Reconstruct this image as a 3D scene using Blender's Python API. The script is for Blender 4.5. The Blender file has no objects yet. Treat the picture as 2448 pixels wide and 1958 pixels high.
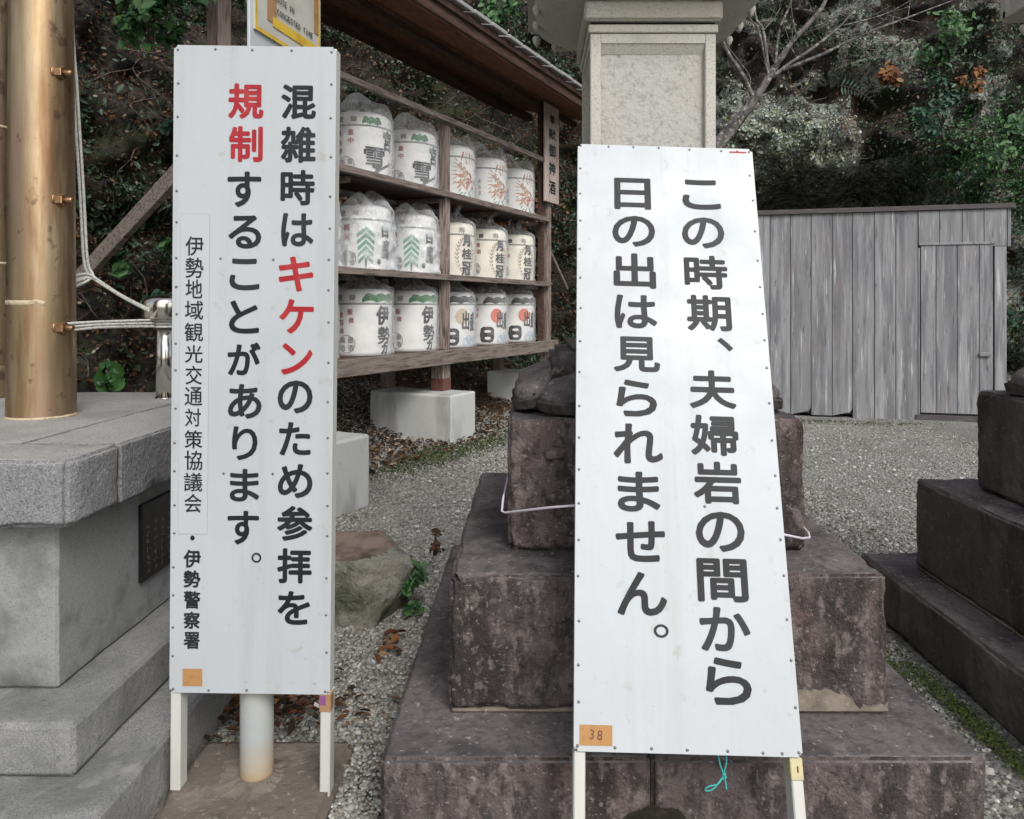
import bpy, bmesh, math, random
import numpy as np
from mathutils import Vector, Matrix, noise, Euler
random.seed(7); rng = np.random.default_rng(7)
S = bpy.context.scene
COL = S.collection
R = math.radians
# ---------------------------------------------------------------- camera, world, sun, exposure
cam = bpy.data.cameras.new('camera'); camo = bpy.data.objects.new('camera', cam); COL.objects.link(camo)
camo.location = (0, 0, 1.40); camo.rotation_euler = (R(90), 0, 0)
cam.sensor_width = 36; cam.lens = 36*1800/2448; cam.shift_x = -48/2448; cam.shift_y = -244/2448
cam.clip_start = .05; cam.clip_end = 500
S.camera = camo
W = bpy.data.worlds.new('World'); S.world = W; W.use_nodes = True
nt = W.node_tree; nt.nodes.clear()
sky = nt.nodes.new('ShaderNodeTexSky'); sky.sky_type = 'NISHITA'; sky.sun_disc = False
SUN_EL, SUN_ROT = 42, 156
sky.sun_elevation = R(SUN_EL); sky.sun_rotation = R(SUN_ROT); sky.dust_density = 3.0; sky.air_density = 1.0; sky.ozone_density = .6
hs = nt.nodes.new('ShaderNodeHueSaturation'); hs.inputs['Saturation'].default_value = .38
bg = nt.nodes.new('ShaderNodeBackground'); bg.inputs['Strength'].default_value = .14
wo = nt.nodes.new('ShaderNodeOutputWorld')
nt.links.new(sky.outputs[0], hs.inputs['Color']); nt.links.new(hs.outputs[0], bg.inputs['Color']); nt.links.new(bg.outputs[0], wo.inputs[0])
sl = bpy.data.lights.new('sun', 'SUN'); sl.energy = 1.15; sl.angle = R(22); sl.color = (1, .99, .975)
so = bpy.data.objects.new('sun', sl); COL.objects.link(so)
sd = Vector((math.sin(R(SUN_ROT))*math.cos(R(SUN_EL)), math.cos(R(SUN_ROT))*math.cos(R(SUN_EL)), math.sin(R(SUN_EL))))
so.rotation_euler = sd.to_track_quat('Z', 'Y').to_euler(); so.location = (0, -5, 10)
S.view_settings.view_transform = 'Standard'; S.view_settings.look = 'None'; S.view_settings.gamma = 1
S.view_settings.exposure = 0.38; S.view_settings.use_curve_mapping = False
S.cycles.max_bounces = 8; S.cycles.transparent_max_bounces = 24

# ---------------------------------------------------------------- materials
def mat(name, base, rough=.8, metal=0, layers=(), bump=(), island=None, spec=.4, rand=0, rlayers=()):
    """layers: (color, scale, (sx,sy,sz), lo, hi[, detail[, kind[, fac]]]); bump: (scale, (sx,sy,sz), metres[, kind])"""
    m = bpy.data.materials.new(name); m.use_nodes = True
    n = m.node_tree.nodes; l = m.node_tree.links; n.clear()
    out = n.new('ShaderNodeOutputMaterial'); b = n.new('ShaderNodeBsdfPrincipled'); l.new(b.outputs[0], out.inputs[0])
    tc = n.new('ShaderNodeTexCoord'); oi = n.new('ShaderNodeObjectInfo')
    mu = n.new('ShaderNodeMath'); mu.operation = 'MULTIPLY'; mu.inputs[1].default_value = 37; l.new(oi.outputs['Random'], mu.inputs[0])
    def tex(scale, st, detail=5, kind='noise', k=0):
        mp = n.new('ShaderNodeMapping'); mp.inputs['Scale'].default_value = st; mp.inputs['Location'].default_value = (k*3.1, k*1.7, k*2.3)
        l.new(tc.outputs['Object'], mp.inputs[0])
        if kind[0] == '@':   # '@axis,centre,halfwidth': a stain round a plane of the object, ragged by noise
            ax, ce, hw = kind[1:].split(','); sp = n.new('ShaderNodeSeparateXYZ'); l.new(tc.outputs['Object'], sp.inputs[0])
            nz = n.new('ShaderNodeTexNoise'); nz.inputs['Scale'].default_value = scale; nz.inputs['Detail'].default_value = 5; l.new(mp.outputs[0], nz.inputs['Vector'])
            a1 = n.new('ShaderNodeMath'); a1.operation = 'SUBTRACT'; a1.inputs[1].default_value = float(ce); l.new(sp.outputs['XYZ'.index(ax)], a1.inputs[0])
            a2 = n.new('ShaderNodeMath'); a2.operation = 'ABSOLUTE'; l.new(a1.outputs[0], a2.inputs[0])
            a3 = n.new('ShaderNodeMath'); a3.operation = 'DIVIDE'; a3.inputs[1].default_value = float(hw); l.new(a2.outputs[0], a3.inputs[0])
            a4 = n.new('ShaderNodeMath'); a4.operation = 'SUBTRACT'; a4.inputs[0].default_value = 1.5; l.new(a3.outputs[0], a4.inputs[1])
            a5 = n.new('ShaderNodeMath'); a5.operation = 'ADD'; l.new(a4.outputs[0], a5.inputs[0]); l.new(nz.outputs['Fac'], a5.inputs[1]); return a5.outputs[0]
        if kind == 'noise':
            t = n.new('ShaderNodeTexNoise'); t.noise_dimensions = '4D'; t.inputs['Detail'].default_value = detail; t.inputs['Roughness'].default_value = .6
            l.new(mu.outputs[0], t.inputs['W'])
        else:
            t = n.new('ShaderNodeTexVoronoi'); t.voronoi_dimensions = '4D'; l.new(mu.outputs[0], t.inputs['W'])
        t.inputs['Scale'].default_value = scale
        l.new(mp.outputs[0], t.inputs['Vector'])
        if kind == 'cell':
            bw = n.new('ShaderNodeRGBToBW'); l.new(t.outputs['Color'], bw.inputs[0]); return bw.outputs[0]
        return t.outputs['Fac' if kind == 'noise' else 'Distance']
    def mixc(fac, a, bcol):
        x = n.new('ShaderNodeMix'); x.data_type = 'RGBA'; l.new(fac, x.inputs[0]); l.new(a, x.inputs[6])
        if hasattr(bcol, 'is_output'): l.new(bcol, x.inputs[7])
        else: x.inputs[7].default_value = (*bcol, 1)
        return x.outputs[2]
    c = n.new('ShaderNodeRGB'); c.outputs[0].default_value = (*base, 1); cur = c.outputs[0]
    if island:
        g = n.new('ShaderNodeNewGeometry'); cr = n.new('ShaderNodeValToRGB'); cr.color_ramp.interpolation = 'CONSTANT'
        e = cr.color_ramp.elements
        for i, (p, cc) in enumerate(island):
            if i < 2: e[i].position = p; e[i].color = (*cc, 1)
            else: q = e.new(p); q.color = (*cc, 1)
        l.new(g.outputs['Random Per Island'], cr.inputs[0]); cur = cr.outputs[0]
    if rand:
        hv = n.new('ShaderNodeHueSaturation'); mr = n.new('ShaderNodeMapRange'); mr.inputs[3].default_value = 1-rand; mr.inputs[4].default_value = 1+rand
        l.new(oi.outputs['Random'], mr.inputs[0]); l.new(mr.outputs[0], hv.inputs['Value']); l.new(cur, hv.inputs['Color']); cur = hv.outputs[0]
    for k, L in enumerate(layers):
        col, sc, st, lo, hi = L[:5]; det = L[5] if len(L) > 5 else 5; kind = L[6] if len(L) > 6 else 'noise'; fac = L[7] if len(L) > 7 else 1
        t = tex(sc, st, det, kind, k+1)
        r = n.new('ShaderNodeMapRange'); r.inputs[1].default_value = lo; r.inputs[2].default_value = hi; r.inputs[4].default_value = fac
        l.new(t, r.inputs[0]); cur = mixc(r.outputs[0], cur, col)
    l.new(cur, b.inputs['Base Color'])
    b.inputs['Roughness'].default_value = rough; b.inputs['Metallic'].default_value = metal; b.inputs['Specular IOR Level'].default_value = spec
    for (lo, hi, sc, st) in rlayers:
        t = tex(sc, st, 4); r = n.new('ShaderNodeMapRange'); r.inputs[1].default_value = .3; r.inputs[2].default_value = .7
        r.inputs[3].default_value = lo; r.inputs[4].default_value = hi; l.new(t, r.inputs[0]); l.new(r.outputs[0], b.inputs['Roughness'])
    last = None
    for k, B in enumerate(bump):
        t = tex(B[0], B[1], 6, B[3] if len(B) > 3 else 'noise', k+20)
        bp = n.new('ShaderNodeBump'); bp.inputs['Distance'].default_value = B[2]; bp.inputs['Strength'].default_value = 1
        l.new(t, bp.inputs['Height'])
        if last: l.new(last, bp.inputs['Normal'])
        last = bp.outputs[0]
    if last: l.new(last, b.inputs['Normal'])
    return m
I = (1, 1, 1)
M = {}
M['granite'] = mat('grey_granite', (.35, .345, .325), .85, layers=[((.20, .185, .16), 1.1, (1, 1, 1), .52, .66, 7, 'noise', .45), ((.18, .18, .185), 260, I, .5, .62, 2), ((.55, .55, .53), 330, I, .58, .66, 2), ((.20, .20, .185), 2.2, I, .48, .64, 6, 'noise', .7), ((.44, .42, .38), 5, I, .55, .68, 6, 'noise', .5), ((.21, .15, .09), 1.5, (1, 1, .3), .62, .75, 4, 'noise', .5)], bump=[(120, I, .0022), (22, I, .004)])
M['granite_step'] = mat('step_granite', (.27, .27, .262), .85, layers=[((.14, .14, .145), 240, I, .5, .62, 2), ((.42, .42, .41), 300, I, .58, .66, 2), ((.13, .135, .125), 2.6, I, .47, .60, 7, 'noise', .75), ((.36, .35, .33), 7, I, .56, .66, 6, 'noise', .5), ((.09, .09, .085), 30, I, .60, .68, 5, 'noise', .5)], bump=[(120, I, .003), (22, I, .006)])
M['granite_rough'] = mat('rough_picked_granite', (.235, .235, .24), .9, layers=[((.13, .13, .135), 190, I, .48, .62, 3), ((.38, .38, .38), 260, I, .58, .66, 2), ((.12, .12, .11), 3, I, .45, .7, 5, 'noise', .6)], bump=[(75, I, .008), (20, I, .008)])
M['die'] = mat('weathered_die_granite', (.28, .29, .285), .88, layers=[((.055, .06, .05), 1.9, I, .49, .62, 7, 'noise', .85), ((.16, .16, .15), 9, I, .54, .66, 7, 'noise', .6), ((.36, .36, .35), 3.0, (1, 1, .6), .55, .75, 5, 'noise', .6), ((.13, .13, .13), 240, I, .52, .62, 2, 'noise', .5)], bump=[(110, I, .0015), (9, I, .004)])
M['darkstone'] = mat('dark_lichened_stone', (.118, .094, .091), .85, layers=[((.15, .095, .09), 4, (1, 1, .4), .50, .62, 6, 'noise', .8), ((.024, .020, .019), 4.5, (1.3, 1.3, .16), .50, .60, 7, 'noise', .85), ((.034, .028, .027), 26, (1, 1, .6), .49, .57, 8, 'noise', .7), ((.23, .19, .18), 30, (1, 1, .6), .53, .61, 8, 'noise', .6), ((.30, .27, .25), 75, I, .60, .66, 5, 'noise', .7), ((.36, .32, .29), 11, I, .10, .06, 5, 'voronoi', .6), ((.22, .19, .17), 2.6, (1, 1, .5), .62, .68, 8, 'noise', .55)], bump=[(42, (1, 1, .8), .016), (11, I, .022), (120, I, .006)])
M['darktop'] = mat('dark_stone_top', (.145, .124, .124), .82, layers=[((.045, .040, .042), 3, I, .47, .58, 6, 'noise', .8), ((.22, .19, .185), 9, I, .53, .66, 8, 'noise', .6), ((.05, .044, .044), 45, I, .50, .60, 6, 'noise', .5), ((.34, .31, .29), 60, I, .61, .66, 5, 'noise', .8)], bump=[(60, I, .005), (12, I, .008)])
M['blackstone'] = mat('blackened_stone', (.10, .092, .083), .78, layers=[((.18, .17, .15), 3, (1, 1, .35), .50, .64, 7, 'noise', .75), ((.028, .025, .022), 4, (1, 1, .3), .50, .60, 6, 'noise', .8), ((.09, .065, .058), 22, I, .52, .62, 8, 'noise', .6), ((.24, .22, .20), 60, I, .61, .66, 4, 'noise', .7)], bump=[(50, I, .007), (12, I, .014)])
M['lightgranite'] = mat('pale_granite', (.50, .485, .44), .8, layers=[((.20, .19, .17), 230, I, .56, .64, 2, 'noise', .8), ((.50, .45, .34), 2.5, (1, 1, .4), .52, .7, 4, 'noise', .6), ((.28, .28, .27), 5, (1, 1, .3), .58, .72, 6, 'noise', .6)], bump=[(150, I, .0015), (20, I, .002)])
M['pitted'] = mat('pitted_granite', (.46, .45, .42), .9, layers=[((.26, .255, .24), 60, I, .50, .64, 6, 'noise', .6), ((.46, .41, .30), 3, (1, 1, .4), .5, .7, 4, 'noise', .6), ((.22, .215, .2), 7, (1, 1, .4), .58, .72, 6, 'noise', .5)], bump=[(70, I, .007), (14, I, .006)])
M['granite_rust'] = mat('rust_stained_granite', (.235, .235, .24), .9, layers=[((.13, .13, .135), 190, I, .48, .62, 3), ((.38, .38, .38), 260, I, .58, .66, 2), ((.20, .145, .095), 9, (1, 1, .3), 1.1, 2.1, 5, '@Y,.13,.06', .85)], bump=[(75, I, .008), (20, I, .008)])
M['concrete'] = mat('concrete', (.50, .51, .49), .9, layers=[((.56, .56, .53), 3, (1, 1, .5), .5, .7), ((.26, .26, .24), 4, (1, 1, .25), .53, .66, 6, 'noise', .7), ((.10, .10, .085), 16, I, .66, .76, 5, 'noise', .7)], bump=[(70, I, .0015), (10, I, .003)])
M['pad'] = mat('old_concrete', (.15, .125, .105), .9, layers=[((.23, .195, .165), 5, I, .50, .62, 7), ((.06, .05, .042), 7, I, .54, .66, 7, 'noise', .8), ((.32, .28, .24), 60, I, .60, .66, 3, 'noise', .7)], bump=[(60, I, .005), (9, I, .012)])
M['mortar'] = mat('pale_mortar', (.25, .215, .17), .9, layers=[((.15, .125, .10), 9, I, .45, .60, 6), ((.33, .29, .24), 40, I, .58, .66)], bump=[(60, I, .003)])
M['padlight'] = mat('worn_pale_concrete', (.175, .148, .122), .9, layers=[((.26, .225, .185), 6, I, .48, .62, 6), ((.10, .085, .07), 22, I, .55, .66, 6, 'noise', .7)], bump=[(60, I, .005), (9, I, .010)])
M['brass'] = mat('tarnished_brass', (.37, .265, .15), .34, .95, layers=[((.48, .375, .245), 6, (3, 3, .22), .45, .62), ((.27, .15, .075), 5, (2.5, 2.5, .3), .50, .62, 6, 'noise', .8), ((.34, .22, .19), 3, (3, 3, .3), .52, .66, 5, 'noise', .6), ((.16, .10, .07), 16, (1, 1, .8), .60, .66, 5, 'noise', .75)], bump=[(9, (1, 1, .4), .002), (90, (1, 1, .3), .0006)], rlayers=[(.34, .60, 7, (2, 2, .4))])
M['brassnut'] = mat('brass_nut', (.36, .22, .12), .38, .9, layers=[((.20, .12, .08), 40, I, .5, .65)], bump=[(60, I, .0006)])
M['weld'] = mat('pale_solder', (.55, .46, .32), .7, .2, layers=[((.35, .25, .14), 60, I, .5, .65)], bump=[(80, I, .002)])
M['steel'] = mat('polished_stainless', (.62, .60, .56), .16, 1.0, bump=[(60, (1, 1, .05), .0003)])
M['rope'] = mat('white_braided_rope', (.68, .68, .64), .9, layers=[((.45, .45, .41), 90, I, .5, .62)], bump=[(220, I, .002)])
M['string'] = mat('pale_cord', (.62, .56, .62), .8)
M['teal'] = mat('turquoise_twine', (.05, .42, .38), .7, bump=[(300, I, .001)])
M['signwhite'] = mat('painted_sheet_metal', (.475, .505, .525), .36, 0, layers=[((.42, .44, .445), 1.5, I, .50, .72, 5, 'noise', .6), ((.38, .39, .36), 3, (5, 5, .3), .53, .70, 6, 'noise', .5), ((.34, .33, .28), 24, I, .61, .70, 6, 'noise', .45), ((.26, .20, .17), 55, (1, 1, 1), 2.02, 2.14, 5, '@Z,-.875,.05', .6), ((.30, .30, .30), 130, I, .67, .70, 3, 'noise', .5)], bump=[(1.3, (1, 1, .6), .010), (9, I, .0008)], spec=.5, rlayers=[(.28, .5, 5, I)])
M['legwhite'] = mat('painted_timber', (.55, .55, .51), .6, layers=[((.45, .44, .38), 20, (1, 1, .1), .55, .72, 5, 'noise', .7), ((.25, .22, .17), 60, (1, 1, .4), .70, .76, 4, 'noise', .8)], bump=[(60, (1, 1, .08), .0015)])
M['ink'] = mat('black_cut_vinyl', (.010, .011, .013), .55, layers=[((.022, .024, .027), 3, I, .45, .6, 3)], spec=.35)
M['inkred'] = mat('red_cut_vinyl', (.34, .012, .020), .5, layers=[((.42, .035, .035), 14, I, .5, .66)])
M['screw'] = mat('screw_head', (.20, .20, .20), .45, .8)
M['tape'] = mat('tan_cloth_tape', (.42, .22, .08), .7, layers=[((.34, .17, .06), 60, I, .5, .7)], bump=[(300, I, .0005)])
M['brownmark'] = mat('brown_marker', (.13, .05, .03), .7)
M['yellowpaper'] = mat('yellowed_tape', (.55, .49, .28), .6, layers=[((.42, .36, .2), 30, I, .5, .65)])
M['purple'] = mat('purple_mark', (.22, .08, .22), .7)
M['yellow'] = mat('yellow_border', (.62, .42, .05), .5, layers=[((.50, .30, .04), 20, I, .5, .65)])
M['browntape'] = mat('brown_packing_tape', (.36, .21, .11), .35, layers=[((.28, .15, .08), 18, I, .5, .65)])
M['paper'] = mat('laminated_paper', (.50, .49, .44), .35, layers=[((.42, .42, .38), 8, I, .5, .65)])
M['polegrey'] = mat('painted_steel_pole', (.36, .385, .385), .45, layers=[((.44, .44, .40), 8, I, .45, .7), ((.30, .24, .16), 30, (1, 1, .5), .62, .70, 5, 'noise', .5), ((.42, .33, .22), 7, I, 1.0, 1.8, 5, '@Z,0,.15', .9), ((.36, .22, .11), 14, I, 1.5, 2.1, 5, '@Z,0,.09', .8)], bump=[(30, I, .0006)])
M['rust'] = mat('rust_stained_paint', (.34, .20, .09), .65, layers=[((.46, .36, .24), 9, (1, 1, .5), .45, .62), ((.22, .11, .05), 20, I, .58, .7, 4, 'noise', .7)])
M['wood'] = mat('weathered_grey_wood', (.26, .215, .19), .8, layers=[((.09, .07, .06), 5, (1.0, 12, 12), .45, .62, 6), ((.24, .20, .175), 4, (.8, 10, 10), .58, .75, 6, 'noise', .7)], bump=[(14, (1, 14, 14), .002)], rand=.15)
M['woodpost'] = mat('weathered_brown_post', (.27, .215, .19), .8, layers=[((.08, .055, .045), 5, (12, 12, 1), .45, .62, 6), ((.34, .29, .26), 4, (10, 10, .8), .58, .75, 6, 'noise', .7)], bump=[(14, (14, 14, 1), .002)], rand=.15)
M['redfoot'] = mat('red_stained_post_foot', (.13, .055, .042), .8, layers=[((.07, .03, .025), 20, (1, 1, .3), .5, .65)])
M['roofwood'] = mat('red_brown_board', (.28, .125, .078), .75, layers=[((.11, .035, .02), 4, (1.5, 6, 6), .48, .65, 6), ((.34, .17, .10), 3, (1, 4, 4), .6, .8, 5, 'noise', .6)], bump=[(20, (1, 8, 8), .001)], rand=.25)
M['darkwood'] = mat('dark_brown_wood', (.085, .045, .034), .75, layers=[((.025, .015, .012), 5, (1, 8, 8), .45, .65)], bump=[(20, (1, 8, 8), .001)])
M['tile'] = mat('grey_roof_tile', (.36, .36, .36), .6, layers=[((.33, .33, .32), 12, I, .5, .65)], bump=[(40, I, .001)])
M['plank'] = mat('silvered_plank', (.245, .25, .258), .82, layers=[((.13, .13, .14), 2.6, (5, 5, .4), .46, .58, 6, 'noise', .75), ((.40, .395, .40), 3.2, (9, 9, .45), .53, .66, 6, 'noise', .55), ((.52, .52, .52), 5, (7, 7, .35), .60, .66, 6, 'noise', .75), ((.07, .07, .075), 9, (5, 5, .4), .62, .67, 4, 'noise', .8), ((.22, .19, .17), 3, (3, 3, .5), .58, .66, 4, 'noise', .4)], bump=[(22, (8, 8, .35), .004)], rand=.13)
M['fascia'] = mat('dark_grey_fascia', (.075, .068, .068), .8, layers=[((.12, .11, .11), 6, (1, 6, 6), .5, .7)])
M['boardwood'] = mat('pale_signboard_wood', (.50, .42, .38), .75, layers=[((.20, .155, .135), 4, (10, 10, .8), .48, .68, 6)], bump=[(20, (10, 10, 1), .001)])
M['gravel'] = mat('packed_gravel', (.36, .36, .335), .95, layers=[((.10, .098, .09), 55, I, .45, .57, 4), ((.50, .50, .47), 90, I, .56, .64, 3), ((.11, .10, .075), .8, I, .48, .66, 5, 'noise', .6)], bump=[(70, I, .018), (180, I, .007)])
M['pebble'] = mat('crushed_stone', (.2, .2, .2), .85, island=[(0, (.14, .135, .12)), (.14, (.23, .225, .20)), (.40, (.32, .315, .285)), (.70, (.41, .405, .375)), (.87, (.24, .20, .15)), (.95, (.54, .53, .50))])
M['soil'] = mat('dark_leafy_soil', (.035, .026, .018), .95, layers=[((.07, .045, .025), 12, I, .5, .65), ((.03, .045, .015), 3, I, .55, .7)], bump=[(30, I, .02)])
M['rock'] = mat('mossy_cliff_rock', (.042, .034, .027), .92, layers=[((.012, .010, .009), 3.1, I, .46, .56, 8), ((.008, .007, .006), 14, I, .50, .58, 6, 'noise', .8), ((.030, .040, .016), 1.6, I, .52, .66, 6, 'noise', .8), ((.075, .072, .058), 7, I, .58, .70, 6, 'noise', .7), ((.055, .028, .016), .9, (1, 1, .6), .56, .68, 5, 'noise', .7)], bump=[(18, I, .05), (60, I, .015)])
M['lichenrock'] = mat('lichened_boulder_rock', (.15, .15, .135), .92, layers=[((.03, .03, .025), 2.6, I, .47, .56, 8), ((.34, .37, .32), 5, I, .50, .57, 9, 'noise', .8), ((.55, .60, .53), 22, I, .54, .60, 7, 'noise', .8), ((.025, .025, .018), 15, I, .54, .60, 8, 'noise', .9), ((.10, .10, .03), 3.5, I, .56, .64, 7, 'noise', .7)], bump=[(16, I, .09), (50, I, .03)])
M['boulder'] = mat('greenish_boulder', (.215, .205, .175), .88, layers=[((.09, .095, .068), 5, I, .47, .60, 7), ((.28, .27, .235), 12, I, .55, .66, 7, 'noise', .6), ((.40, .38, .34), 40, I, .63, .67, 4, 'noise', .7), ((.13, .07, .055), 2, I, .55, .66, 4, 'noise', .8)], bump=[(45, I, .012), (12, I, .035), (5, I, .05)])
M['boultop'] = mat('reddish_boulder_top', (.20, .15, .125), .85, layers=[((.07, .05, .04), 8, I, .45, .62, 6), ((.2, .16, .13), 24, I, .6, .72)], bump=[(30, I, .008)])
def leafmat(name, cols, rough=.45):
    n = len(cols); return mat(name, cols[0], rough, island=[(i/n, c) for i, c in enumerate(cols)], spec=.35)
M['leaf_dark'] = leafmat('dark_ivy_leaf', [(.012, .026, .012), (.022, .044, .020), (.036, .064, .036), (.016, .034, .022), (.075, .105, .075)])
M['leaf_moss'] = leafmat('grey_green_leaf', [(.05, .085, .05), (.09, .13, .09), (.03, .055, .03), (.13, .16, .12), (.06, .08, .03)], .8)
M['leaf_green'] = leafmat('fresh_green_leaf', [(.030, .085, .022), (.045, .12, .030), (.025, .065, .025), (.07, .15, .05), (.035, .10, .04)])
M['leaf_teal'] = leafmat('bluish_evergreen_leaf', [(.018, .055, .035), (.035, .09, .055), (.055, .12, .075), (.02, .045, .03)])
M['leaf_brown'] = leafmat('dead_brown_leaf', [(.050, .022, .012), (.085, .038, .018), (.028, .015, .010), (.14, .085, .05), (.11, .045, .016)], .7)
M['leaf_orange'] = leafmat('orange_dead_leaf', [(.15, .055, .018), (.22, .085, .025), (.09, .035, .015), (.24, .14, .06), (.13, .04, .02)], .7)
M['leaf_tan'] = leafmat('tan_leaf', [(.26, .22, .14), (.18, .13, .075), (.33, .29, .22), (.12, .08, .045)], .7)
M['lichen'] = leafmat('pale_lichen_flake', [(.22, .26, .21), (.34, .39, .33), (.48, .53, .46), (.26, .26, .13), (.14, .16, .12)], .9)
M['twig'] = mat('dry_vine', (.075, .055, .045), .85, layers=[((.13, .11, .09), 20, I, .5, .65)])
M['bark'] = mat('grey_lichened_bark', (.15, .135, .13), .9, layers=[((.045, .038, .036), 9, (1, 1, .5), .45, .62, 6), ((.34, .35, .33), 14, I, .53, .62, 6, 'noise', .75)], bump=[(40, (1, 1, .4), .006)])
M['tub'] = mat('white_straw_mat_wrap', (.76, .755, .74), .75, layers=[((.68, .67, .66), 6, (1, 1, .4), .5, .7, 5, 'noise', .6)], bump=[(60, (1, 1, .15), .0015), (7, I, .004)])
M['tubcream'] = mat('cream_mat_wrap', (.80, .76, .66), .75, layers=[((.64, .61, .53), 6, (1, 1, .4), .5, .7, 5, 'noise', .6)], bump=[(60, (1, 1, .15), .0015), (7, I, .004)])
M['tubrope'] = mat('straw_rope', (.27, .28, .24), .9, layers=[((.15, .16, .13), 90, I, .48, .6)], bump=[(120, I, .003)])
M['p_black'] = mat('black_print', (.012, .012, .015), .6)
M['p_grey'] = mat('grey_print', (.20, .19, .185), .7)
M['p_red'] = mat('red_print', (.33, .10, .10), .7)
M['p_green'] = mat('green_print', (.03, .14, .05), .7, layers=[((.05, .22, .07), 20, I, .5, .65)])
M['p_mint'] = mat('faded_green_print', (.10, .30, .22), .7)
M['p_orange'] = mat('orange_print', (.62, .12, .05), .7)
M['p_sand'] = mat('faded_sand_print', (.56, .44, .30), .7)
M['p_char'] = mat('charcoal_print', (.045, .045, .05), .7)
M['p_blue'] = mat('pale_blue_print', (.28, .42, .55), .7)
M['p_tan'] = mat('straw_gold_print', (.36, .27, .17), .7)
M['p_rust'] = mat('rust_orange_print', (.48, .22, .12), .7, layers=[((.56, .38, .22), 30, I, .48, .6)])
M['p_crimson'] = mat('crimson_print', (.38, .05, .06), .7)
M['plaque'] = mat('black_stone_plaque', (.008, .008, .010), .35, layers=[((.02, .02, .022), 30, I, .5, .7)])
M['plaquetext'] = mat('engraved_white_paint', (.32, .32, .30), .8)
M['joint'] = mat('dark_joint', (.02, .018, .015), .95)
def plasticmat(name, alpha, col, rough):
    m = bpy.data.materials.new(name); m.use_nodes = True; n = m.node_tree.nodes; l = m.node_tree.links; n.clear()
    out = n.new('ShaderNodeOutputMaterial'); tr = n.new('ShaderNodeBsdfTransparent'); p = n.new('ShaderNodeBsdfPrincipled')
    p.inputs['Base Color'].default_value = (*col, 1); p.inputs['Roughness'].default_value = rough
    mx = n.new('ShaderNodeMixShader'); fr = n.new('ShaderNodeLayerWeight'); fr.inputs['Blend'].default_value = .35
    nz = n.new('ShaderNodeTexNoise'); nz.inputs['Scale'].default_value = 9; nz.inputs['Detail'].default_value = 6; tc = n.new('ShaderNodeTexCoord'); l.new(tc.outputs['Object'], nz.inputs['Vector'])
    mr = n.new('ShaderNodeMapRange'); mr.inputs[1].default_value = .4; mr.inputs[2].default_value = .68; mr.inputs[3].default_value = alpha*.35; mr.inputs[4].default_value = alpha*1.6
    ad = n.new('ShaderNodeMath'); ad.operation = 'MULTIPLY_ADD'; ad.inputs[1].default_value = .45; ad.use_clamp = True
    l.new(nz.outputs['Fac'], mr.inputs[0]); l.new(fr.outputs['Facing'], ad.inputs[0]); l.new(mr.outputs[0], ad.inputs[2])
    l.new(ad.outputs[0], mx.inputs[0]); l.new(tr.outputs[0], mx.inputs[1]); l.new(p.outputs[0], mx.inputs[2]); l.new(mx.outputs[0], out.inputs[0])
    return m
M['plastic'] = plasticmat('clear_plastic_film', .12, (.80, .82, .83), .25)
M['plasticmid'] = plasticmat('hazy_plastic_film', .18, (.80, .83, .84), .22)
M['plasticmilky'] = plasticmat('milky_plastic_film', .34, (.82, .85, .87), .14)

# ---------------------------------------------------------------- helpers
def tagp(o, label=None, cat=None, group=None, kind=None):
    for k, v in (('label', label), ('category', cat), ('group', group), ('kind', kind)):
        if v: o[k] = v
    return o
def empty(name, loc=(0, 0, 0), rz=0, label=None, cat=None, group=None):
    o = bpy.data.objects.new(name, None); COL.objects.link(o); o.location = loc; o.rotation_euler = (0, 0, rz); o.empty_display_size = .1
    return tagp(o, label, cat, group)
def link(name, me, mats, parent=None, loc=(0, 0, 0), rot=(0, 0, 0), smooth=False):
    o = bpy.data.objects.new(name, me); COL.objects.link(o)
    if not isinstance(mats, (list, tuple)): mats = [mats]
    if not me.materials:
        for m in mats: me.materials.append(M[m] if isinstance(m, str) else m)
    o.location = loc; o.rotation_euler = rot
    if parent: o.parent = parent
    if smooth and me.polygons: me.polygons.foreach_set('use_smooth', [True]*len(me.polygons))
    return o
def frombm(name, bm):
    me = bpy.data.meshes.new(name); bm.to_mesh(me); bm.free(); return me
def box(name, c, s, m, parent=None, bev=.004, rot=(0, 0, 0), seg=1):
    bm = bmesh.new(); bmesh.ops.create_cube(bm, size=1, matrix=Matrix.Diagonal((s[0], s[1], s[2], 1)))
    if bev: bmesh.ops.bevel(bm, geom=bm.edges[:], offset=min(bev, min(s)*.45), segments=seg, affect='EDGES')
    return link(name, frombm(name, bm), m, parent, c, rot)
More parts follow.
